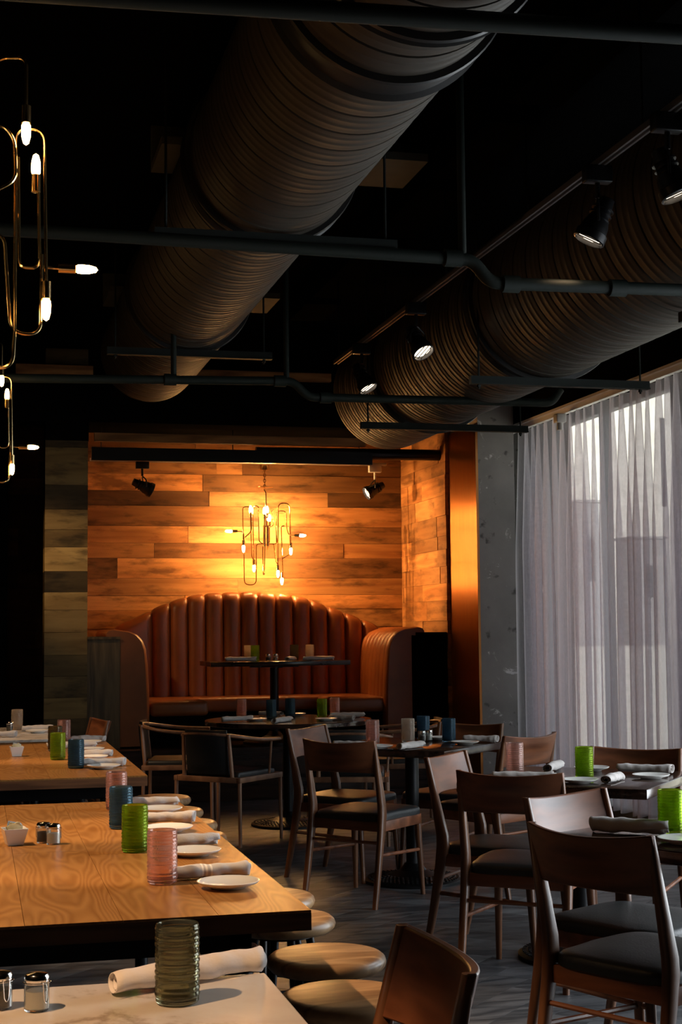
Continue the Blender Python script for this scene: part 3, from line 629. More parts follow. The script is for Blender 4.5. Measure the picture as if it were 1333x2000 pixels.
def alcove_chandelier():
    X0, Y0 = 2.605, 13.5
    t = thing('brass_chandelier', 'brass chandelier of bent tubes and ten glowing bulbs hanging above the booth', 'chandelier', (X0, Y0, 0)); B = M['bulb_alcove']
    K = .000706; cx = 670.; zc = lambda y: 2.438 - (y - 866.) * K; xc = lambda x: (x - cx) * K
    P = lambda x, y, d=0.: (xc(x), d, zc(y))
    arm(t, [P(352, 1165, -.06), P(345, 740, -.06), P(458, 740, -.06), P(462, 1060, -.06), P(375, 1140, -.05)], fr=.034)
    socket_bulb(t, P(354, 1175, -.06), (0, 0, -1), B); socket_bulb(t, P(457, 880, -.03), (0, 0, 1), B)
    arm(t, [P(457, 880, -.03), P(470, 1400, -.03), P(512, 1440, -.03)], fr=.03)
    arm(t, [P(510, 1430, .03), P(505, 715, .03), P(578, 715, .03), P(582, 1190, .02), P(640, 1218, 0)], fr=.026); socket_bulb(t, P(515, 1425, .03), (0, 0, -1), B)
    arm(t, [P(285, 1055, 0), P(375, 1060, 0), P(378, 1755, 0), P(536, 1755, 0), P(540, 1218, 0), P(640, 1218, 0)], fr=.05); socket_bulb(t, P(290, 1055, 0), (-1, 0, 0), B)
    arm(t, [P(625, 1250, 0), P(630, 1620, 0), P(645, 1620, 0), P(655, 1250, 0)], fr=.008)
    arm(t, [P(815, 1510, -.04), P(825, 685, -.04), P(978, 685, -.04), P(988, 1210, -.04)], fr=.05); socket_bulb(t, P(815, 1500, -.04), (0, 0, -1), B); socket_bulb(t, P(990, 1205, -.04), (0, 0, -1), B)
    arm(t, [P(822, 1190, .05), P(825, 778, .05), P(958, 778, .05), P(962, 1010, .05), P(985, 1100, .03), P(1060, 1104, .02)], fr=.04); socket_bulb(t, P(1052, 1104, .02), (1, 0, 0), B)
    arm(t, [P(915, 980, 0), P(875, 985, 0), P(890, 1590, 0), P(880, 1600, 0)], fr=.03); socket_bulb(t, P(878, 1595, 0), (0, 0, -1), B)
    arm(t, [P(890, 1410, 0), P(968, 1360, -.03)]); arm(t, [P(700, 1218, 0), P(775, 1218, 0), P(795, 1440, .0), P(815, 1500, -.04)], fr=.03)
    arm(t, [P(700, 1000, .06), P(790, 975, .06), P(770, 775, .08), P(800, 760, .08)], fr=.03); arm(t, [P(700, 1218, 0), P(820, 1218, 0), P(812, 980, .03)], fr=.03)
    socket_bulb(t, P(702, 875, .06), (0, 0, 1), B); arm(t, [P(702, 875, .06), P(704, 1310, .05)]); socket_bulb(t, P(628, 905, -.08), (0, 0, 1), B); arm(t, [P(628, 905, -.08), P(640, 1100, -.04)])
    socket_bulb(t, P(745, 980, .10), (0, 0, 1), B); arm(t, [P(745, 980, .10), P(745, 1200, .10), P(690, 1218, 0)], fr=.03)
    for dx in (-22, 24):
        b = MB(); b.cyl(P(cx + dx, 975), P(cx + dx, 1250), .013, 16); b.build('hub', M['brass'], t)
    b = MB(); b.tube([P(645, 500), P(668, 545), P(672, 1000)], .0085, 12); b.build('stem', M['brass'], t)
    b = MB(); b.lathe([(.0, -.012), (.05, -.004), (.083, 0), (.083, .004), (.0, .006)], 28, c=P(655, 475)); b.build('disc', M['brass'], t)
    b = MB(); z = zc(460); k = 0
    while z < 2.895:
        L = []; a = k % 2 * pi / 2
        for i in range(12):
            q = 2 * pi * i / 12; L.append((xc(655) + .010 * cos(q) * cos(a), .010 * cos(q) * sin(a), z + .018 * sin(q)))
        b.tube(L, .0028, 6, closed=True); z += .026; k += 1
    b.build('chain', M['brass'], t)
    b = MB(); b.cyl((xc(655), 0, 2.875), (xc(655), 0, 2.92), .045, 20); b.build('canopy', M['brass'], t)
alcove_chandelier()

# ------------------------------------------------------------------ banquette booth
def booth():
    t = thing('banquette', 'curved high-backed tan leather banquette with vertical channels in the alcove', 'banquette', (2.45, 12.9, .43)); ox, oy, oz = 2.45, 12.9, .43
    prof = [(1.20, 1.43), (1.23, 1.45), (1.42, 1.53), (1.54, 1.59), (1.71, 1.66), (1.87, 1.71), (2.04, 1.735), (2.2, 1.745), (2.48, 1.75), (2.7, 1.74), (2.87, 1.72), (3.02, 1.68), (3.19, 1.61), (3.36, 1.55), (3.63, 1.44), (3.66, 1.42)]
    def top(x):
        for (a, za), (c, zb) in zip(prof, prof[1:]):
            if x <= c: 
                q = (x - a) / (c - a); return za + (zb - za) * q
        return prof[-1][1]
    seams = [1.20] + [1.545 + .1625 * i for i in range(13)] + [3.66]
    b = MB()
    for a, c in zip(seams, seams[1:]):            # every channel is a padded bolster
        n = 12; nv = 26; w = c - a
        def fn(u, v, a=a, c=c):
            x = a + (c - a) * u; bul = (max(0, 1 - abs(2 * u - 1) ** 2.6)) ** .5; xx = (x - 2.45) / 1.22
            yb = 13.57 - .06 * abs(xx) ** 2.5; zt = top(x) - .022 * (1 - bul)
            if v < .82:                           # front face, tilted back a little
                q = v / .82; z = .70 + (zt - .05 - .70) * q; y = yb - .14 + .035 * q - .045 * bul
            else:
                q = (v - .82) / .18; ang = q * pi; z = zt - .05 + .05 * sin(ang); y = yb - .105 - .045 * bul * (1 - q) + .18 * (1 - cos(ang)) / 2
            return (x - ox, y - oy, z - oz)
        b.grid(fn, n, nv)
    b.build('backrest', M['leather_tan'], t, angle=70)
    b = MB(); n = 24
    vs = [];
    for i in range(n + 1):
        x = 1.20 + 2.46 * i / n; vs += [(x - ox, 13.64 - oy, .0), (x - ox, 13.64 - oy, top(x) - .06 - oz), (x - ox, 13.70 - oy, top(x) - .06 - oz), (x - ox, 13.70 - oy, 0)]
    fs = []
    for i in range(n):
        for k in range(4): fs.append((i * 4 + k, i * 4 + (k + 1) % 4, i * 4 + 4 + (k + 1) % 4, i * 4 + 4 + k))
    b.add(vs, fs); b.build('back_shell', M['vertplank'], t, smooth=False)
    # side wings: rolled top, channelled inner face
    for sgn, xo in ((1, 0), (-1, 0)):
        sec = [(1.06, 1.33), (1.05, 1.37), (1.07, 1.395), (1.11, 1.405), (1.17, 1.395), (1.24, 1.385), (1.30, 1.36), (1.345, 1.31), (1.37, 1.24), (1.385, 1.10), (1.395, .90), (1.40, .70), (1.40, .44)]
        mid = 2.43
        def fn(u, v, sgn=sgn):
            k = v * (len(sec) - 1); i = min(int(k), len(sec) - 2); q = k - i
            x = sec[i][0] * (1 - q) + sec[i + 1][0] * q; z = sec[i][1] * (1 - q) + sec[i + 1][1] * q
            y = 12.47 + 1.12 * u; ch_ = abs(sin(pi * u * 9)) ** .5; ed = min(1, u * 40)
            x += (.016 * ch_) * min(1, v * 1.6); z += .010 * ch_ * (1 - v)
            if u < .03: x -= .012 * (1 - u / .03) * v
            X = x if sgn > 0 else 2 * mid - x
            return (X - ox, y - oy, z - oz)
        b = MB(); b.grid(fn, 109, 40)
        ends = [fn(0, j / 39) for j in range(40)]; q = 1.168 if sgn > 0 else 2 * mid - 1.168; b.add(ends + [(q - ox, ends[-1][1], .44 - oz), (q - ox, ends[-1][1], 1.335 - oz)], [tuple(range(42))])
        b.build('wing', M['leather_tan'], t, angle=60)
    # seat: U of cushions
    b = MB(); b.rbox((0, .42, .31), (2.05, .55, .13), .04, 4); b.rbox((-.78, -.06, .31), (.50, .62, .13), .04, 4); b.rbox((.78, -.06, .31), (.50, .62, .13), .04, 4); b.build('seat', M['leather_tan'], t)
    b = MB(); b.span(-1.02, 1.02, .18, .7, 0, .26); b.span(-1.02, -.56, -.34, .2, 0, .26); b.span(.56, 1.02, -.34, .2, 0, .26); b.build('plinth', M['blackpaint'], t, smooth=False)
booth()
b = MB(); b.span(-.135, .135, 0, 1.30, 0, .90); o = b.build('booth_end_panel', M['vertplank'], smooth=False, loc=(1.03, 12.46, .43)); tag(o, 'low dark wood panel with vertical grain, left of the tan banquette', 'panel')
b = MB(); b.span(-.14, .14, 0, 1.30, 0, .93); o = b.build('booth_end_panel', M['blackpaint'], smooth=False, loc=(3.87, 12.46, .43)); tag(o, 'low black panel right of the tan banquette, beside the copper pier', 'panel')
b = MB(); b.span(-.135, .135, -.03, 1.3, 0, .02); b.build('cap', M['vertplank'], bpy.data.objects['booth_end_panel'], smooth=False, loc=(0, 0, .90))

# ------------------------------------------------------------------ tables
def pedestal_table(loc, rz, lab, round_=None, side=.80, top_z=.75, rect=None, base_r=.27):
    t = thing('pedestal_table', lab, 'table', loc, rz)
    b = MB()
    if round_: b.lathe([(0, top_z - .034), (round_ - .006, top_z - .034), (round_, top_z - .028), (round_, top_z - .004), (round_ - .004, top_z), (0, top_z)], 72, cap=False)
    else:
        sx, sy = rect if rect else (side, side); b.rbox((0, 0, top_z - .02), (sx, sy, .04), .004, 2)
    b.build('tabletop', M['darktop'], t)
    b = MB(); b.cyl((0, 0, .04), (0, 0, top_z - .06), .038, 20); b.lathe([(.038, .05), (.045, .10), (.075, .06), (.10, .05)], 24, cap=False); b.build('column', M['iron'], t)
    b = MB(); b.box((0, 0, top_z - .048), (.42, .06, .016)); b.box((0, 0, top_z - .048), (.06, .42, .016)); b.build('spider_bracket', M['iron'], t, smooth=False)
    b = MB(); b.lathe([(0, .0), (base_r, .0), (base_r, .014), (base_r - .012, .022), (.12, .042), (.08, .062), (0, .07)], 64, cap=False)
    if not rect:
        for ring, n in ((.245, 60), (.222, 54), (.199, 48), (.176, 42), (.153, 36)):
            if ring > base_r - .02: continue
            zz = .022 + (base_r - .012 - ring) / (base_r - .132) * .020
            for k in range(n):
                a = 2 * pi * (k + (.5 if int(ring * 1000) % 2 else 0)) / n; b.box((ring * cos(a), ring * sin(a), zz + .001), (.013, .010, .008), rz=a)
    b.build('base', M['iron'], t, angle=30)
    return t
T1 = (2.36, 8.0); T2 = (2.50, 5.97); TA = (2.235, 4.18); TR = (2.19, 10.55)
pedestal_table((*T1, 0), rad(46), 'square dark table on a studded iron base, set diagonally in front of the copper pier')
pedestal_table((*T2, 0), rad(50), 'square dark table set diagonally beside the curtain with a green tumbler on it')
pedestal_table((*TA, 0), rad(28), 'square dark table at the right frame edge, nearest of the square tables')
pedestal_table((*TR, 0), 0, 'round dark table in front of the booth with four armchairs', round_=.60)
pedestal_table((2.50, 12.62, .43), 0, 'dark rectangular table inside the curved booth', rect=(1.20, .62), top_z=.70)

def communal(y0, y1, x0, x1, lab, slab='oak', thick=.045):
    cx, cy = (x0 + x1) / 2, (y0 + y1) / 2; t = thing('communal_table', lab, 'table', (cx, cy, 0)); hx, hy = (x1 - x0) / 2, (y1 - y0) / 2; g = .0006
    b = MB()
    if slab == 'oak':
        n = 7; w = 2 * hx / n; rnd = random.Random(int(y0 * 10))
        for i in range(n):
            yy = -hy; 
            while yy < hy - .01:
                L = rnd.uniform(.7, 1.3); ye = hy if hy - (yy + L) < .35 else yy + L
                b.span(-hx + i * w + g, -hx + (i + 1) * w - g, yy + g, ye - g, .75 - .006, .75); yy = ye
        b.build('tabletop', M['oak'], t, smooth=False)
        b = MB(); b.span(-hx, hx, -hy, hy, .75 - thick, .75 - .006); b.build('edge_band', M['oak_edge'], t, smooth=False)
    else:
        b.rbox((0, 0, .75 - thick / 2), (2 * hx, 2 * hy, thick), .003, 2); b.build('tabletop', M['marble'], t)
    b = MB(); b.span(-hx + .12, hx - .12, -hy + .10, -hy + .16, .75 - thick - .06, .75 - thick); b.span(-hx + .12, hx - .12, hy - .16, hy - .10, .75 - thick - .06, .75 - thick)
    b.span(-hx + .12, -hx + .17, -hy + .1, hy - .1, .75 - thick - .05, .75 - thick); b.span(hx - .17, hx - .12, -hy + .1, hy - .1, .75 - thick - .05, .75 - thick); b.build('steel_frame', M['black'], t, smooth=False)
    for sx in (-1, 1):
        for sy in (-1, 1):
            x, y = sx * (hx - .145), sy * (hy - .13); b = MB(); zt = .75 - thick - .05
            b.cyl((x, y, .0), (x, y, zt), .024, 16); b.rbox((x, y, zt - .03), (.10, .10, .05), .008, 2)
            for zc_ in (.60, .47, .12): b.cyl((x, y, zc_ - .03), (x, y, zc_), .033, 16)
            b.cyl((x, y, 0), (x, y, .012), .05, 20); b.build('leg', M['black'], t, angle=30)
    return t
communal(3.345, 5.69, -.74, .745, 'long oak-topped communal table with four place settings, nearer of the two oak ones')
communal(6.66, 8.93, -.74, .745, 'long oak-topped communal table behind, farther of the two oak ones')
communal(.95, 2.765, -.70, .527, 'white marble-topped table in the bottom left corner', 'marble', .03)
communal(9.15, 10.4, -.70, .50, 'white marble-topped table at the far left in front of the plank post', 'marble', .03)

# ------------------------------------------------------------------ stools
def make_stool():
    t = thing('wooden_stool', '', 'stool')
    R = .172; b = MB(); b.lathe([(0, .412), (R - .03, .412), (R - .012, .416), (R - .003, .426), (R, .437), (R - .004, .449), (R - .014, .457), (R - .028, .460), (0, .4605)], 56, cap=False); b.build('seat', M['stool'], t, angle=60)
    b = MB(); b.cyl((0, 0, .398), (0, 0, .413), .10, 24); b.build('seat_plate', M['black'], t)
    for k in range(4):
        a = pi / 4 + k * pi / 2; b = MB(); b.tube([(.09 * cos(a), .09 * sin(a), .40), (.165 * cos(a), .165 * sin(a), 0)], [.014, .011], 10); b.build('leg', M['black'], t)
    b = MB(); b.tube([(.137 * cos(2 * pi * k / 28), .137 * sin(2 * pi * k / 28), .15) for k in range(28)], .006, 8, closed=True); b.build('foot_ring', M['black'], t)
    return t
st = make_stool(); first = True
for x, y, rz, lab in [(.925, 3.76, .1, 'round wooden stool nearest the camera, half in the shadow of the oak table'), (.985, 4.23, -.05, 'round wooden stool second from the camera, right of the gunmetal tumbler'),
                  (.975, 4.81, .3, 'round wooden stool at the front corner of the oak table'), (1.0, 5.22, .5, 'pale round wooden stool at the oak table, fourth from the camera'),
                  (.96, 6.87, .2, 'round wooden stool at the far oak table, nearest of its four'), (.99, 7.33, .4, 'round wooden stool at the far oak table, second of its four'),
                  (1.0, 7.86, .6, 'round wooden stool at the far oak table, third of its four'), (1.02, 8.47, .1, 'round wooden stool at the far oak table, farthest of its four')]:
    if first: st.location = (x, y, 0); st.rotation_euler.z = rz; st['label'] = lab; st['group'] = 'round stools at the oak tables'; first = False
    else: copy_tree(st, (x, y, 0), rz, lab)

# ------------------------------------------------------------------ dining chairs (face +X, origin under the seat centre)
def blade(b, path, w, th, n=10):
    pass
def make_chair():
    t = thing('dining_chair', '', 'chair'); W = .205
    prof = [(-.275, 0, .014, .013), (-.25, .12, .017, .015), (-.225, .25, .020, .016), (-.200, .38, .026, .017), (-.190, .455, .029, .018), (-.192, .50, .028, .018), (-.213, .60, .022, .016), (-.243, .74, .015, .013), (-.262, .828, .011, .011)]
    for s in (-1, 1):      # rear legs: bent at seat height
        b = MB(); vs = []; n = 14
        for (x, z, a, c) in prof:
            for k in range(n):
                q = 2 * pi * k / n; cx, cy = cos(q), sin(q); e = .75
                vs.append((x + a * math.copysign(abs(cx) ** e, cx), s * (W + .006 * (1 - z)) + c * math.copysign(abs(cy) ** e, cy), z))
        m = len(prof); fs = [(i * n + k, i * n + (k + 1) % n, (i + 1) * n + (k + 1) % n, (i + 1) * n + k) for i in range(m - 1) for k in range(n)] + [tuple(range(n))[::-1], tuple(range((m - 1) * n, m * n))]
        b.add(vs, fs); b.build('leg', M['walnut_leg'], t, angle=50)
        b = MB(); b.tube([(.195, s * .195, .42), (.200, s * .197, .30), (.222, s * .207, .0)], [.019, .018, .012], 12); b.build('leg', M['walnut_leg'], t, angle=50)
        b = MB(); b.tube([(-.222, s * .207, .255), (.205, s * .200, .235)], .009, 8); b.build('stretcher', M['walnut'], t)
    b = MB(); b.tube([(-.212, -.205, .315), (-.212, .205, .315)], .008, 8); b.build('stretcher', M['walnut'], t)
    # seat frame
    b = MB(); b.rbox((0, .205, .395), (.40, .022, .052), .005, 2); b.rbox((0, -.205, .395), (.40, .022, .052), .005, 2); b.rbox((.195, 0, .395), (.024, .40, .052), .005, 2); b.rbox((-.19, 0, .395), (.024, .40, .052), .005, 2)
    b.build('seat_frame', M['walnut'], t)
    def cush(u, v):
        a = 2 * pi * u; e = .32; cx, cy = cos(a), sin(a); r = [1.0, 1.0, .995, .96, .86, .6, .3, .0][int(round(v * 7))]; z = [.421, .437, .449, .457, .462, .466, .467, .467][int(round(v * 7))]
        X = .222 * math.copysign(abs(cx) ** e, cx) * r; Y = (.222 if cx > 0 else .205) * math.copysign(abs(cy) ** e, cy) * r
        return (X + .012, Y, z)
    b = MB(); b.grid(cush, 48, 8, closed_u=True); b.add([cush(k / 48, 0) for k in range(48)], [tuple(range(48))]); b.build('seat', M['leather_black'], t, angle=50)
    # curved backrest panel
    def back(side):
        def fn(u, v):
            y = (u * 2 - 1) * (W + .012); cv = .050 * (1 - (2 * u - 1) ** 2); z = .662 + v * .168 + .004 * sin(pi * u) * (-1 if v > .5 else 1) - (.012 * (1 - (2 * u - 1) ** 2) if v > .5 else 0)
            x = -.218 - v * .046 - cv + side * .010
            return (x, y, z)
        return fn
    b = MB(); nu, nv = 21, 7; f = back(1); g = back(-1)
    A = [f(i / (nu - 1), j / (nv - 1)) for i in range(nu) for j in range(nv)]; B = [g(i / (nu - 1), j / (nv - 1)) for i in range(nu) for j in range(nv)]; n0 = nu * nv; fs = []
    for i in range(nu - 1):
        for j in range(nv - 1):
            a = i * nv + j; fs.append((a, a + nv, a + nv + 1, a + 1)); fs.append((n0 + a, n0 + a + 1, n0 + a + nv + 1, n0 + a + nv))
    for i in range(nu - 1):
        for j in (0, nv - 1): a = i * nv + j; fs.append((a, a + nv, n0 + a + nv, n0 + a))
    for j in range(nv - 1):
        for i in (0, nu - 1): a = i * nv + j; fs.append((a, a + 1, n0 + a + 1, n0 + a))
    b.add(A + B, fs); bk = b.build('backrest', M['walnut'], t, angle=40)
    mod = bk.modifiers.new('bevel', 'BEVEL'); mod.width = .004; mod.segments = 2; mod.limit_method = 'ANGLE'
    return t
dc = make_chair(); first = True
BK = -.262
def place_chair(bx, by, ang, lab):
    """bx,by = centre of the top rail; ang = facing direction in degrees"""
    global first
    a = rad(ang); x = bx - (BK - .02) * cos(a); y = by - (BK - .02) * sin(a)
    if first: dc.location = (x, y, 0); dc.rotation_euler.z = a; dc['label'] = lab; dc['group'] = 'walnut dining chairs'; first = False
    else: copy_tree(dc, (x, y, 0), a, lab)
place_chair(1.785, 7.39, 44, 'dark walnut dining chair mid frame, back to the camera, black seat')
place_chair(1.855, 8.49, -44, 'walnut dining chair with a pale lit back, beside the round table')
place_chair(2.875, 8.47, 224, 'reddish walnut dining chair facing the camera in front of the concrete column')
place_chair(2.855, 7.42, 120, 'walnut dining chair by the curtain foot with a pale curved back')
place_chair(2.01, 5.50, 53, 'dark walnut dining chair, back to the camera, in front of the curtain-side table')
place_chair(2.03, 6.40, -42, 'walnut dining chair with a lit back, left of the curtain-side table')
place_chair(2.99, 6.44, 230, 'wide dark backrest of a walnut dining chair against the curtain, right edge')
place_chair(1.635, 3.87, 28, 'dark walnut dining chair largest at lower right, back to the camera')
place_chair(1.93, 4.76, -61, 'walnut dining chair with a grey lit back behind the largest chair')
place_chair(.80, 2.53, 179, 'walnut chair cut off by the bottom edge, curved back beside the stools')
place_chair(.80, 9.75, 190, 'small reddish dining chair at the far marble table by the plank post')

# ------------------------------------------------------------------ armchairs (face +X)
def make_armchair():
    t = thing('armchair', '', 'armchair'); H = .265; D = .255
    b = MB(); b.rbox((0, H - .015, .425), (2 * D, .03, .035), .004, 2); b.rbox((0, -H + .015, .425), (2 * D, .03, .035), .004, 2); b.rbox((D - .015, 0, .425), (.03, 2 * H - .06, .035), .004, 2); b.rbox((-D + .015, 0, .425), (.03, 2 * H - .06, .035), .004, 2); b.build('seat_frame', M['armwood'], t)
    b = MB(); b.rbox((0, 0, .445), (2 * D - .07, 2 * H - .07, .06), .02, 4); b.build('seat', M['leather_black'], t)
    for sx in (-1, 1):
        for sy in (-1, 1):
            b = MB(); b.tube([(sx * (D - .014), sy * (H - .014), .41), (sx * (D - .010), sy * (H - .008), 0)], [.0135, .011], 8); b.build('leg', M['armwood'], t)
    rail = fillet([(.20, -H - .005, .665), (.0, -H - .01, .672), (-.15, -H, .69), (-.265, -H + .10, .715), (-.285, 0, .722), (-.265, H - .10, .715), (-.15, H, .69), (.0, H + .01, .672), (.20, H + .005, .665)], .12, 5)
    b = MB(); vs = []; n = 12
    for i, p in enumerate(rail):
        a = rail[max(0, i - 1)]; c = rail[min(len(rail) - 1, i + 1)]; T_ = (c - a).normalized(); S = Vector((T_.y, -T_.x, 0)).normalized()
        for k in range(n):
            q = 2 * pi * k / n; vs.append(p + S * .021 * cos(q) + Vector((0, 0, 1)) * .0125 * sin(q))
    m = len(rail); b.add(vs, [(i * n + k, i * n + (k + 1) % n, (i + 1) * n + (k + 1) % n, (i + 1) * n + k) for i in range(m - 1) for k in range(n)] + [tuple(range(n))[::-1], tuple(range((m - 1) * n, m * n))]); b.build('top_rail', M['armwood'], t, angle=60)
    for s in (-1, 1):
        b = MB(); b.cyl((.11, s * (H + .004), .665), (.11, s * (H - .015), .44), .008, 8); b.build('spindle', M['armwood'], t)
        b = MB(); b.tube([(-.262, s * (H - .085), .72), (-.235, s * (H - .075), .43)], [.012, .014], 8); b.build('back_post', M['armwood'], t)
    def pad(side):
        def fn(u, v):
            y = (u * 2 - 1) * .165; x = -.262 - .022 * (1 - (2 * u - 1) ** 2) + .03 * (1 - v) + side * (.018 * (1 - abs(2 * u - 1) ** 5) * (1 - abs(2 * v - 1) ** 5) + .004); return (x, y, .46 + v * .285)
        return fn
    b = MB(); b.grid(pad(1), 17, 13); b.grid(pad(-1), 17, 13)
    f, g = pad(1), pad(-1); ring = [(i / 16, 0) for i in range(16)] + [(1, j / 12) for j in range(12)] + [(1 - i / 16, 1) for i in range(16)] + [(0, 1 - j / 12) for j in range(12)]
    k = len(ring); b.add([f(*p) for p in ring] + [g(*p) for p in ring], [(i, (i + 1) % k, k + (i + 1) % k, k + i) for i in range(k)]); b.build('backrest', M['leather_black'], t, angle=70)
    return t
ac = make_armchair()
for i, (x, y, a, lab) in enumerate([(1.645, 9.885, 46, 'armchair with black leather back, left front of the round table, back to the camera'), (1.45, 10.85, -12, 'armchair at the left end of the round table, inner black pad showing'),
                                    (2.40, 9.60, 74, 'armchair with a black leather back centred in front of the round table'), (3.0, 10.40, 172, 'armchair at the right end of the round table, pale wooden arms')]):
    if i == 0: ac.location = (x, y, 0); ac.rotation_euler.z = rad(a); ac['label'] = lab; ac['group'] = 'armchairs around the round table'
    else: copy_tree(ac, (x, y, 0), rad(a), lab)

# ------------------------------------------------------------------ tableware
def tumbler_mesh(mat, name):
    R, H = .0370, .134; b = MB(); pr = []; nz = 84
    pr += [(.0, .0), (.030, .0), (.0345, .002)]
    for i in range(nz): pr.append((R, .005 + (H - .009) * i / (nz - 1)))
    pr += [(R - .001, H - .001), (R - .0022, H), (R - .0034, H - .002)]
    for z in (.09, .05, .016): pr.append((R - .0036, z))
    pr += [(R - .006, .0115), (.0, .0105)]
    def rf(r, z, a):
        if r < R - .0005 or z < .012 or z > H - .008: return r
        row = (z - .012) / .0092; f = row - int(row); big = int(row) % 3 != 2
        bead = (.5 + .5 * cos(a * (36 if big else 50))) if True else 1
        return r + (.0017 if big else .0009) * (sin(pi * f)) * (.45 + .55 * bead)
    b.lathe(pr, 108, rfun=rf, cap=False); me = b.build('tumbler', mat, angle=180)
    return me
tum = {}
def tumbler(kind, x, y, lab, z=.75):
    nm = {'green': 'g_green', 'pink': 'g_pink', 'blue': 'g_blue', 'smoke': 'g_smoke', 'clear': 'g_clear'}[kind]
    if kind not in tum: o = tumbler_mesh(M[nm], kind); tum[kind] = o
    else: o = tum[kind].copy(); COL.objects.link(o)
    o.location = (x, y, z + .0005); o.rotation_euler = (0, 0, random.random() * 6); o['label'] = lab; o['category'] = 'glass'; o['group'] = 'beaded tumblers'; return o
tumbler('smoke', .34, 2.585, 'large gunmetal beaded tumbler on the marble table in the foreground')
tumbler('pink', .462, 3.80, 'pink beaded tumbler nearest on the oak table')
tumbler('green', .452, 4.37, 'green beaded tumbler on the nearer oak table')
tumbler('blue', .462, 4.90, 'dark blue tumbler behind the green one on the nearer oak table')
tumbler('pink', .495, 5.42, 'pink tumbler farthest on the nearer oak table, above the dark blue one')
tumbler('blue', .462, 7.13, 'dark blue tumbler nearest on the farther oak table')
tumbler('green', .405, 7.64, 'green tumbler on the farther oak table')
tumbler('smoke', .42, 8.20, 'dark tumbler just behind the green one on the farther oak table')
tumbler('pink', .50, 8.78, 'pink tumbler farthest on the farther oak table')
tumbler('clear', .27, 10.1, 'pale clear tumbler on the far marble table')
tumbler('pink', 2.15, 8.05, 'pale pink tumbler on the studded-base table, mid frame')
tumbler('clear', 2.37, 8.10, 'taupe tumbler on the studded-base table, right of the pink one')
tumbler('blue', 2.585, 8.02, 'bright blue tumbler at the right of the studded-base table')
tumbler('blue', 2.52, 8.30, 'blue tumbler at the back of the studded-base table beside the shakers')
tumbler('pink', 2.30, 6.20, 'pale pink tumbler on the curtain-side table')
tumbler('green', 2.49, 5.88, 'green tumbler on the curtain-side table')
tumbler('green', 2.075, 4.24, 'green tumbler cut by the right frame edge')
tumbler('pink', 1.915, 10.92, 'pink tumbler at the left of the round table')
tumbler('blue', 2.10, 10.72, 'dark blue tumbler left of centre on the round table')
tumbler('blue', 2.27, 10.86, 'dark blue tumbler at the centre of the round table')
tumbler('green', 2.47, 10.68, 'green tumbler on the round table')
tumbler('pink', 2.61, 10.86, 'pink tumbler beside the green one on the round table')
BT = 1.13
tumbler('clear', 2.262, 12.56, 'amber-lit tumbler behind the green one on the booth table', BT)
tumbler('green', 2.30, 12.44, 'green tumbler on the booth table', BT)
tumbler('smoke', 2.675, 12.60, 'dim tumbler on the right half of the booth table', BT)
tumbler('clear', 2.78, 12.47, 'amber-lit tumbler at the right of the booth table', BT)

# plates
b = MB(); b.lathe([(0, .003), (.036, .003), (.040, .0), (.043, .0), (.046, .004), (.072, .012), (.0775, .0165), (.078, .018), (.076, .0188), (.070, .0160), (.045, .0085), (0, .0075)], 64, cap=False)
plate0 = b.build('bread_plate', M['china'], angle=60); used = []
def plate(x, y, lab, z=.75):
    o = plate0 if not used else plate0.copy()
    if used: COL.objects.link(o)
    used.append(1); o.location = (x, y, z + .0005); tag(o, lab, 'plate', 'white bread plates'); return o
plate(.612, 3.69, 'white bread plate nearest on the nearer oak table')
plate(.605, 4.245, 'white bread plate second from the front on the nearer oak table')
plate(.60, 4.77, 'white bread plate third from the front on the nearer oak table')
plate(.635, 5.28, 'white bread plate farthest on the nearer oak table')
plate(.585, 7.06, 'white bread plate nearest on the farther oak table')
plate(.575, 7.60, 'white bread plate second from the front on the farther oak table')
plate(.60, 8.12, 'white bread plate third from the front on the farther oak table')
plate(.63, 8.66, 'white bread plate farthest on the farther oak table')
plate(.39, 9.75, 'white bread plate on the far marble table')
plate(2.10, 7.74, 'white bread plate at the front left of the studded-base table')
plate(2.62, 7.84, 'white bread plate at the right corner of the studded-base table')
plate(2.60, 8.22, 'white bread plate behind the bright blue tumbler')
plate(2.40, 5.72, 'white bread plate left of the green tumbler on the curtain-side table')
plate(2.66, 6.20, 'white bread plate right behind the green tumbler on the curtain-side table')
plate(2.755, 5.80, 'white bread plate at the right corner of the curtain-side table')
plate(2.02, 4.04, 'white bread plate cut by the right frame edge')
plate(1.93, 10.42, 'white bread plate at the front left of the round table')
plate(2.33, 10.95, 'white bread plate right behind the dark blue tumbler on the round table')
plate(2.40, 10.25, 'white bread plate in front of the green tumbler on the round table')

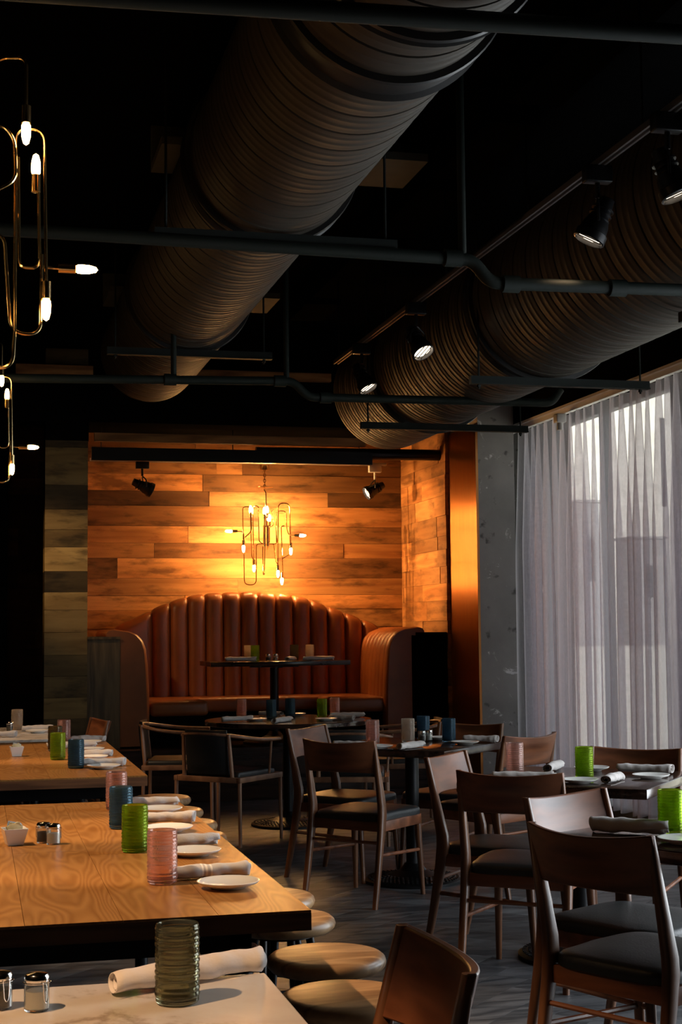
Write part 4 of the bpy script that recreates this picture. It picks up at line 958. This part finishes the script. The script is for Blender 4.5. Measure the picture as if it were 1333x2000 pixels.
# rolled napkins (axis along X)
def napkin_mesh(seed, L=.19, mat='napkin', flat=.85, turns=2.6):
    rnd = random.Random(seed); nt_, nl = 76, 22; b = MB(); R0, R1 = .007, .0225; ph = [rnd.uniform(0, 6) for _ in range(6)]; tw = rnd.uniform(-.7, .7)
    def core(u, v):
        th = u * turns * 2 * pi; r = R0 + (R1 - R0) * u; x = (v - .5) * L
        x += (u - .5) * .012 * (1 if v > .5 else -1) * (rnd_s) + .004 * sin(th * 1.0 + ph[0]) * (abs(v - .5) * 2) ** 4
        w = 1 + .12 * sin(v * 7 + ph[1]) * u + .07 * sin(v * 19 + ph[2] + th) * u + .05 * sin(v * 31 + ph[4] - 2 * th) * u + .14 * sin(2 * th + ph[3] + v * 5) * u * .6; x += .006 * sin(th * .5 + ph[5]) * (1 if v > .5 else 0)
        th2 = th + tw * (v - .5) * 2
        return Vector((x, r * w * cos(th2) * 1.12, r * w * sin(th2) * flat))
    rnd_s = rnd.uniform(.3, 1)
    vs = [core(i / (nt_ - 1), j / (nl - 1)) for i in range(nt_) for j in range(nl)]; zmin = min(v.z for v in vs)
    vs = [(v.x, v.y, v.z - zmin + .0008) for v in vs]
    b.add(vs, [(i * nl + j, (i + 1) * nl + j, (i + 1) * nl + j + 1, i * nl + j + 1) for i in range(nt_ - 1) for j in range(nl - 1)])
    o = b.build('napkin_roll', M[mat], angle=180); md = o.modifiers.new('cloth_thickness', 'SOLIDIFY'); md.thickness = .0013; md.offset = 0
    return o
naps = {}
def napkin(x0, y0, x1, y1, lab, seed, z=.75, mat='napkin', L=None):
    key = (seed, mat)
    if key not in naps: o = napkin_mesh(seed, mat=mat); naps[key] = o
    else: o = naps[key].copy(); COL.objects.link(o)
    o.location = ((x0 + x1) / 2, (y0 + y1) / 2, z); o.rotation_euler = (0, 0, atan2(y1 - y0, x1 - x0)); d = hypot(x1 - x0, y1 - y0)
    s = max(.95, min(1.35, d / .19)); o.scale = (s, 1.0, 1.0)
    tag(o, lab, 'napkin', 'rolled grey napkins'); return o
n = napkin(.225, 2.66, .535, 2.80, 'thick rolled linen napkin behind the gunmetal tumbler in the foreground', 1); n.scale = (1.6, 1.2, 1.2)
napkin(.495, 3.845, .69, 3.87, 'striped rolled napkin nearest on the nearer oak table', 2, mat='napkin_stripe')
napkin(.50, 4.42, .70, 4.44, 'rumpled rolled napkin second on the nearer oak table', 3)
napkin(.505, 4.98, .705, 4.96, 'rolled napkin third on the nearer oak table, behind the green tumbler', 4)
napkin(.48, 5.47, .71, 5.44, 'rolled napkin farthest on the nearer oak table', 5)
napkin(.49, 7.19, .69, 7.17, 'rolled napkin nearest on the farther oak table', 4)
napkin(.48, 7.78, .68, 7.76, 'rolled napkin second on the farther oak table', 3)
napkin(.39, 8.36, .64, 8.34, 'rolled napkin third on the farther oak table', 5)
napkin(.55, 8.86, .735, 8.82, 'rolled napkin with a blue-lit end, farthest on the farther oak table', 1)
napkin(.0, 9.40, .24, 9.38, 'rolled napkin at the front of the far marble table', 4)
napkin(.30, 9.96, .49, 9.98, 'rolled napkin at the back of the far marble table', 3)
napkin(1.90, 7.90, 2.05, 7.76, 'rolled napkin just showing above the dark chair back mid frame', 5)
napkin(2.18, 7.62, 2.34, 7.74, 'white-lit rolled napkin at the front of the studded-base table', 3)
napkin(2.68, 8.00, 2.82, 7.90, 'rolled napkin at the right corner of the studded-base table', 4)
napkin(2.10, 5.98, 2.36, 5.86, 'long rolled napkin behind the dark chair back on the curtain-side table', 2)
napkin(2.45, 6.20, 2.58, 6.38, 'rolled napkin behind the green tumbler on the curtain-side table', 3)
napkin(2.49, 5.66, 2.60, 5.78, 'white-lit rolled napkin at the front corner of the curtain-side table', 1)
napkin(2.74, 6.08, 2.92, 5.95, 'flat rolled napkin by the wide dark backrest at the right edge', 4)
n = napkin(1.88, 4.37, 2.04, 4.20, 'large rolled napkin on the nearest square table at the right edge', 5); n.scale = (1.25, 1.25, 1.25)
napkin(1.68, 10.36, 1.90, 10.42, 'rolled napkin at the left front of the round table', 4)
napkin(2.0, 10.12, 2.15, 10.30, 'white-lit rolled napkin at the front centre of the round table', 3)
napkin(2.20, 10.95, 2.10, 11.04, 'rolled napkin between the two dark blue tumblers on the round table', 1)
napkin(2.46, 10.38, 2.60, 10.24, 'rolled napkin with its end towards the camera at the right of the round table', 2)
napkin(2.52, 10.60, 2.75, 10.56, 'pale rolled napkin at the right back of the round table', 5)
napkin(2.04, 12.40, 2.30, 12.40, 'grey rolled napkin at the left of the booth table', 4, z=BT)
napkin(2.72, 12.45, 2.98, 12.44, 'rolled napkin at the right of the booth table', 3, z=BT)
napkin(2.56, 12.38, 2.66, 12.55, 'short rolled napkin near the centre of the booth table', 1, z=BT)

# shakers
def shaker(x, y, kind, lab, z=.75, rz=0.):
    t = thing('%s_shaker' % kind, lab, 'shaker', (x, y, z + .0005), rz, 'salt and pepper shakers')
    b = MB(); b.lathe([(0, 0), (.019, 0), (.021, .003), (.021, .040), (.0185, .046), (.0185, .050), (.0168, .050), (.0168, .045), (.0190, .039), (.0190, .004), (0, .0035)], 28, cap=False); b.build('jar', M['jarglass'], t)
    b = MB(); b.lathe([(0, .005), (.0184, .005), (.0184, .033), (.0, .034)], 24, cap=False); b.build('contents', M[kind], t)
    b = MB(); b.lathe([(.0205, .047), (.021, .049), (.021, .056), (.018, .060), (.0, .0625)], 28, cap=True); b.build('lid', M['chrome'], t)
    b = MB(); b.tube(fillet([(.0225, -.006, .050), (.0235, -.004, .020), (.0235, 0, .014), (.0235, .004, .020), (.0225, .006, .050)], .004), .0009, 6); b.tube([(.0225 * cos(2 * pi * k / 24), .0225 * sin(2 * pi * k / 24), .0465) for k in range(24)], .0009, 6, closed=True); b.build('wire_clasp', M['chrome'], t)
    return t
def dup_shaker(src, x, y, lab, z=.75, rz=0.): return copy_tree(src, (x, y, z + .0005), rz, lab)
s_near = shaker(.105, 2.60, 'salt', 'glass salt jar with clasp lid on the foreground marble table', rz=-.9)
p_near = shaker(.045, 2.63, 'pepper', 'glass pepper jar with clasp lid at the bottom left frame edge', rz=-1.1)
dup_shaker(s_near, .232, 4.60, 'glass salt jar on the nearer oak table', rz=.2); dup_shaker(p_near, .205, 4.64, 'glass pepper jar just behind the salt jar on the nearer oak table', rz=2.6)
dup_shaker(p_near, .22, 9.95, 'pepper jar on the far marble table'); dup_shaker(s_near, 2.52, 8.19, 'salt jar beside the bright blue tumbler', rz=1.); dup_shaker(p_near, 2.46, 8.13, 'pepper jar between the taupe and bright blue tumblers', rz=.3)
dup_shaker(p_near, 2.42, 12.48, 'pepper jar on the booth table', z=BT); dup_shaker(s_near, 2.48, 12.46, 'salt jar on the booth table', z=BT)

# sugar caddies
def sugar(x, y, lab, rz=0.):
    t = thing('sugar_caddy', lab, 'caddy', (x, y, .7505), rz, 'sugar caddies'); b = MB()
    def ring(h, z, r): 
        return [(sx * h, sy * h, z) for sx, sy in ((-1, -1), (1, -1), (1, 1), (-1, 1))]
    lv = [(.022, 0), (.0235, .002), (.036, .050), (.0335, .050), (.021, .005)]; vs = []
    for h, z in lv: vs += ring(h, z, 0)
    fs = [(3, 2, 1, 0), (16, 17, 18, 19)]
    for i in range(len(lv) - 1):
        for k in range(4): fs.append((i * 4 + k, i * 4 + (k + 1) % 4, i * 4 + 4 + (k + 1) % 4, i * 4 + 4 + k))
    b.add(vs, fs); bo = b.build('bowl', M['china'], t, smooth=False); md = bo.modifiers.new('bevel', 'BEVEL'); md.width = .0015; md.segments = 2
    rnd = random.Random(3)
    for k in range(9):
        b = MB(); q = Euler((rnd.uniform(-.25, .25), rnd.uniform(-.35, .35), rnd.uniform(-.25, .25))).to_matrix(); b.rbox((0, -.021 + k * .0052, .040 + rnd.uniform(-.003, .006)), (.040, .0032, .040), .0012, 2, M=q); b.build('sugar_packet', M['packet'] if k < 7 else M['packet_blue'], t)
    return t
sg = sugar(.118, 4.62, 'white square sugar caddy full of packets on the nearer oak table', .15)
copy_tree(sg, (.21, 7.93, .7505), .05, 'white square sugar caddy on the farther oak table')
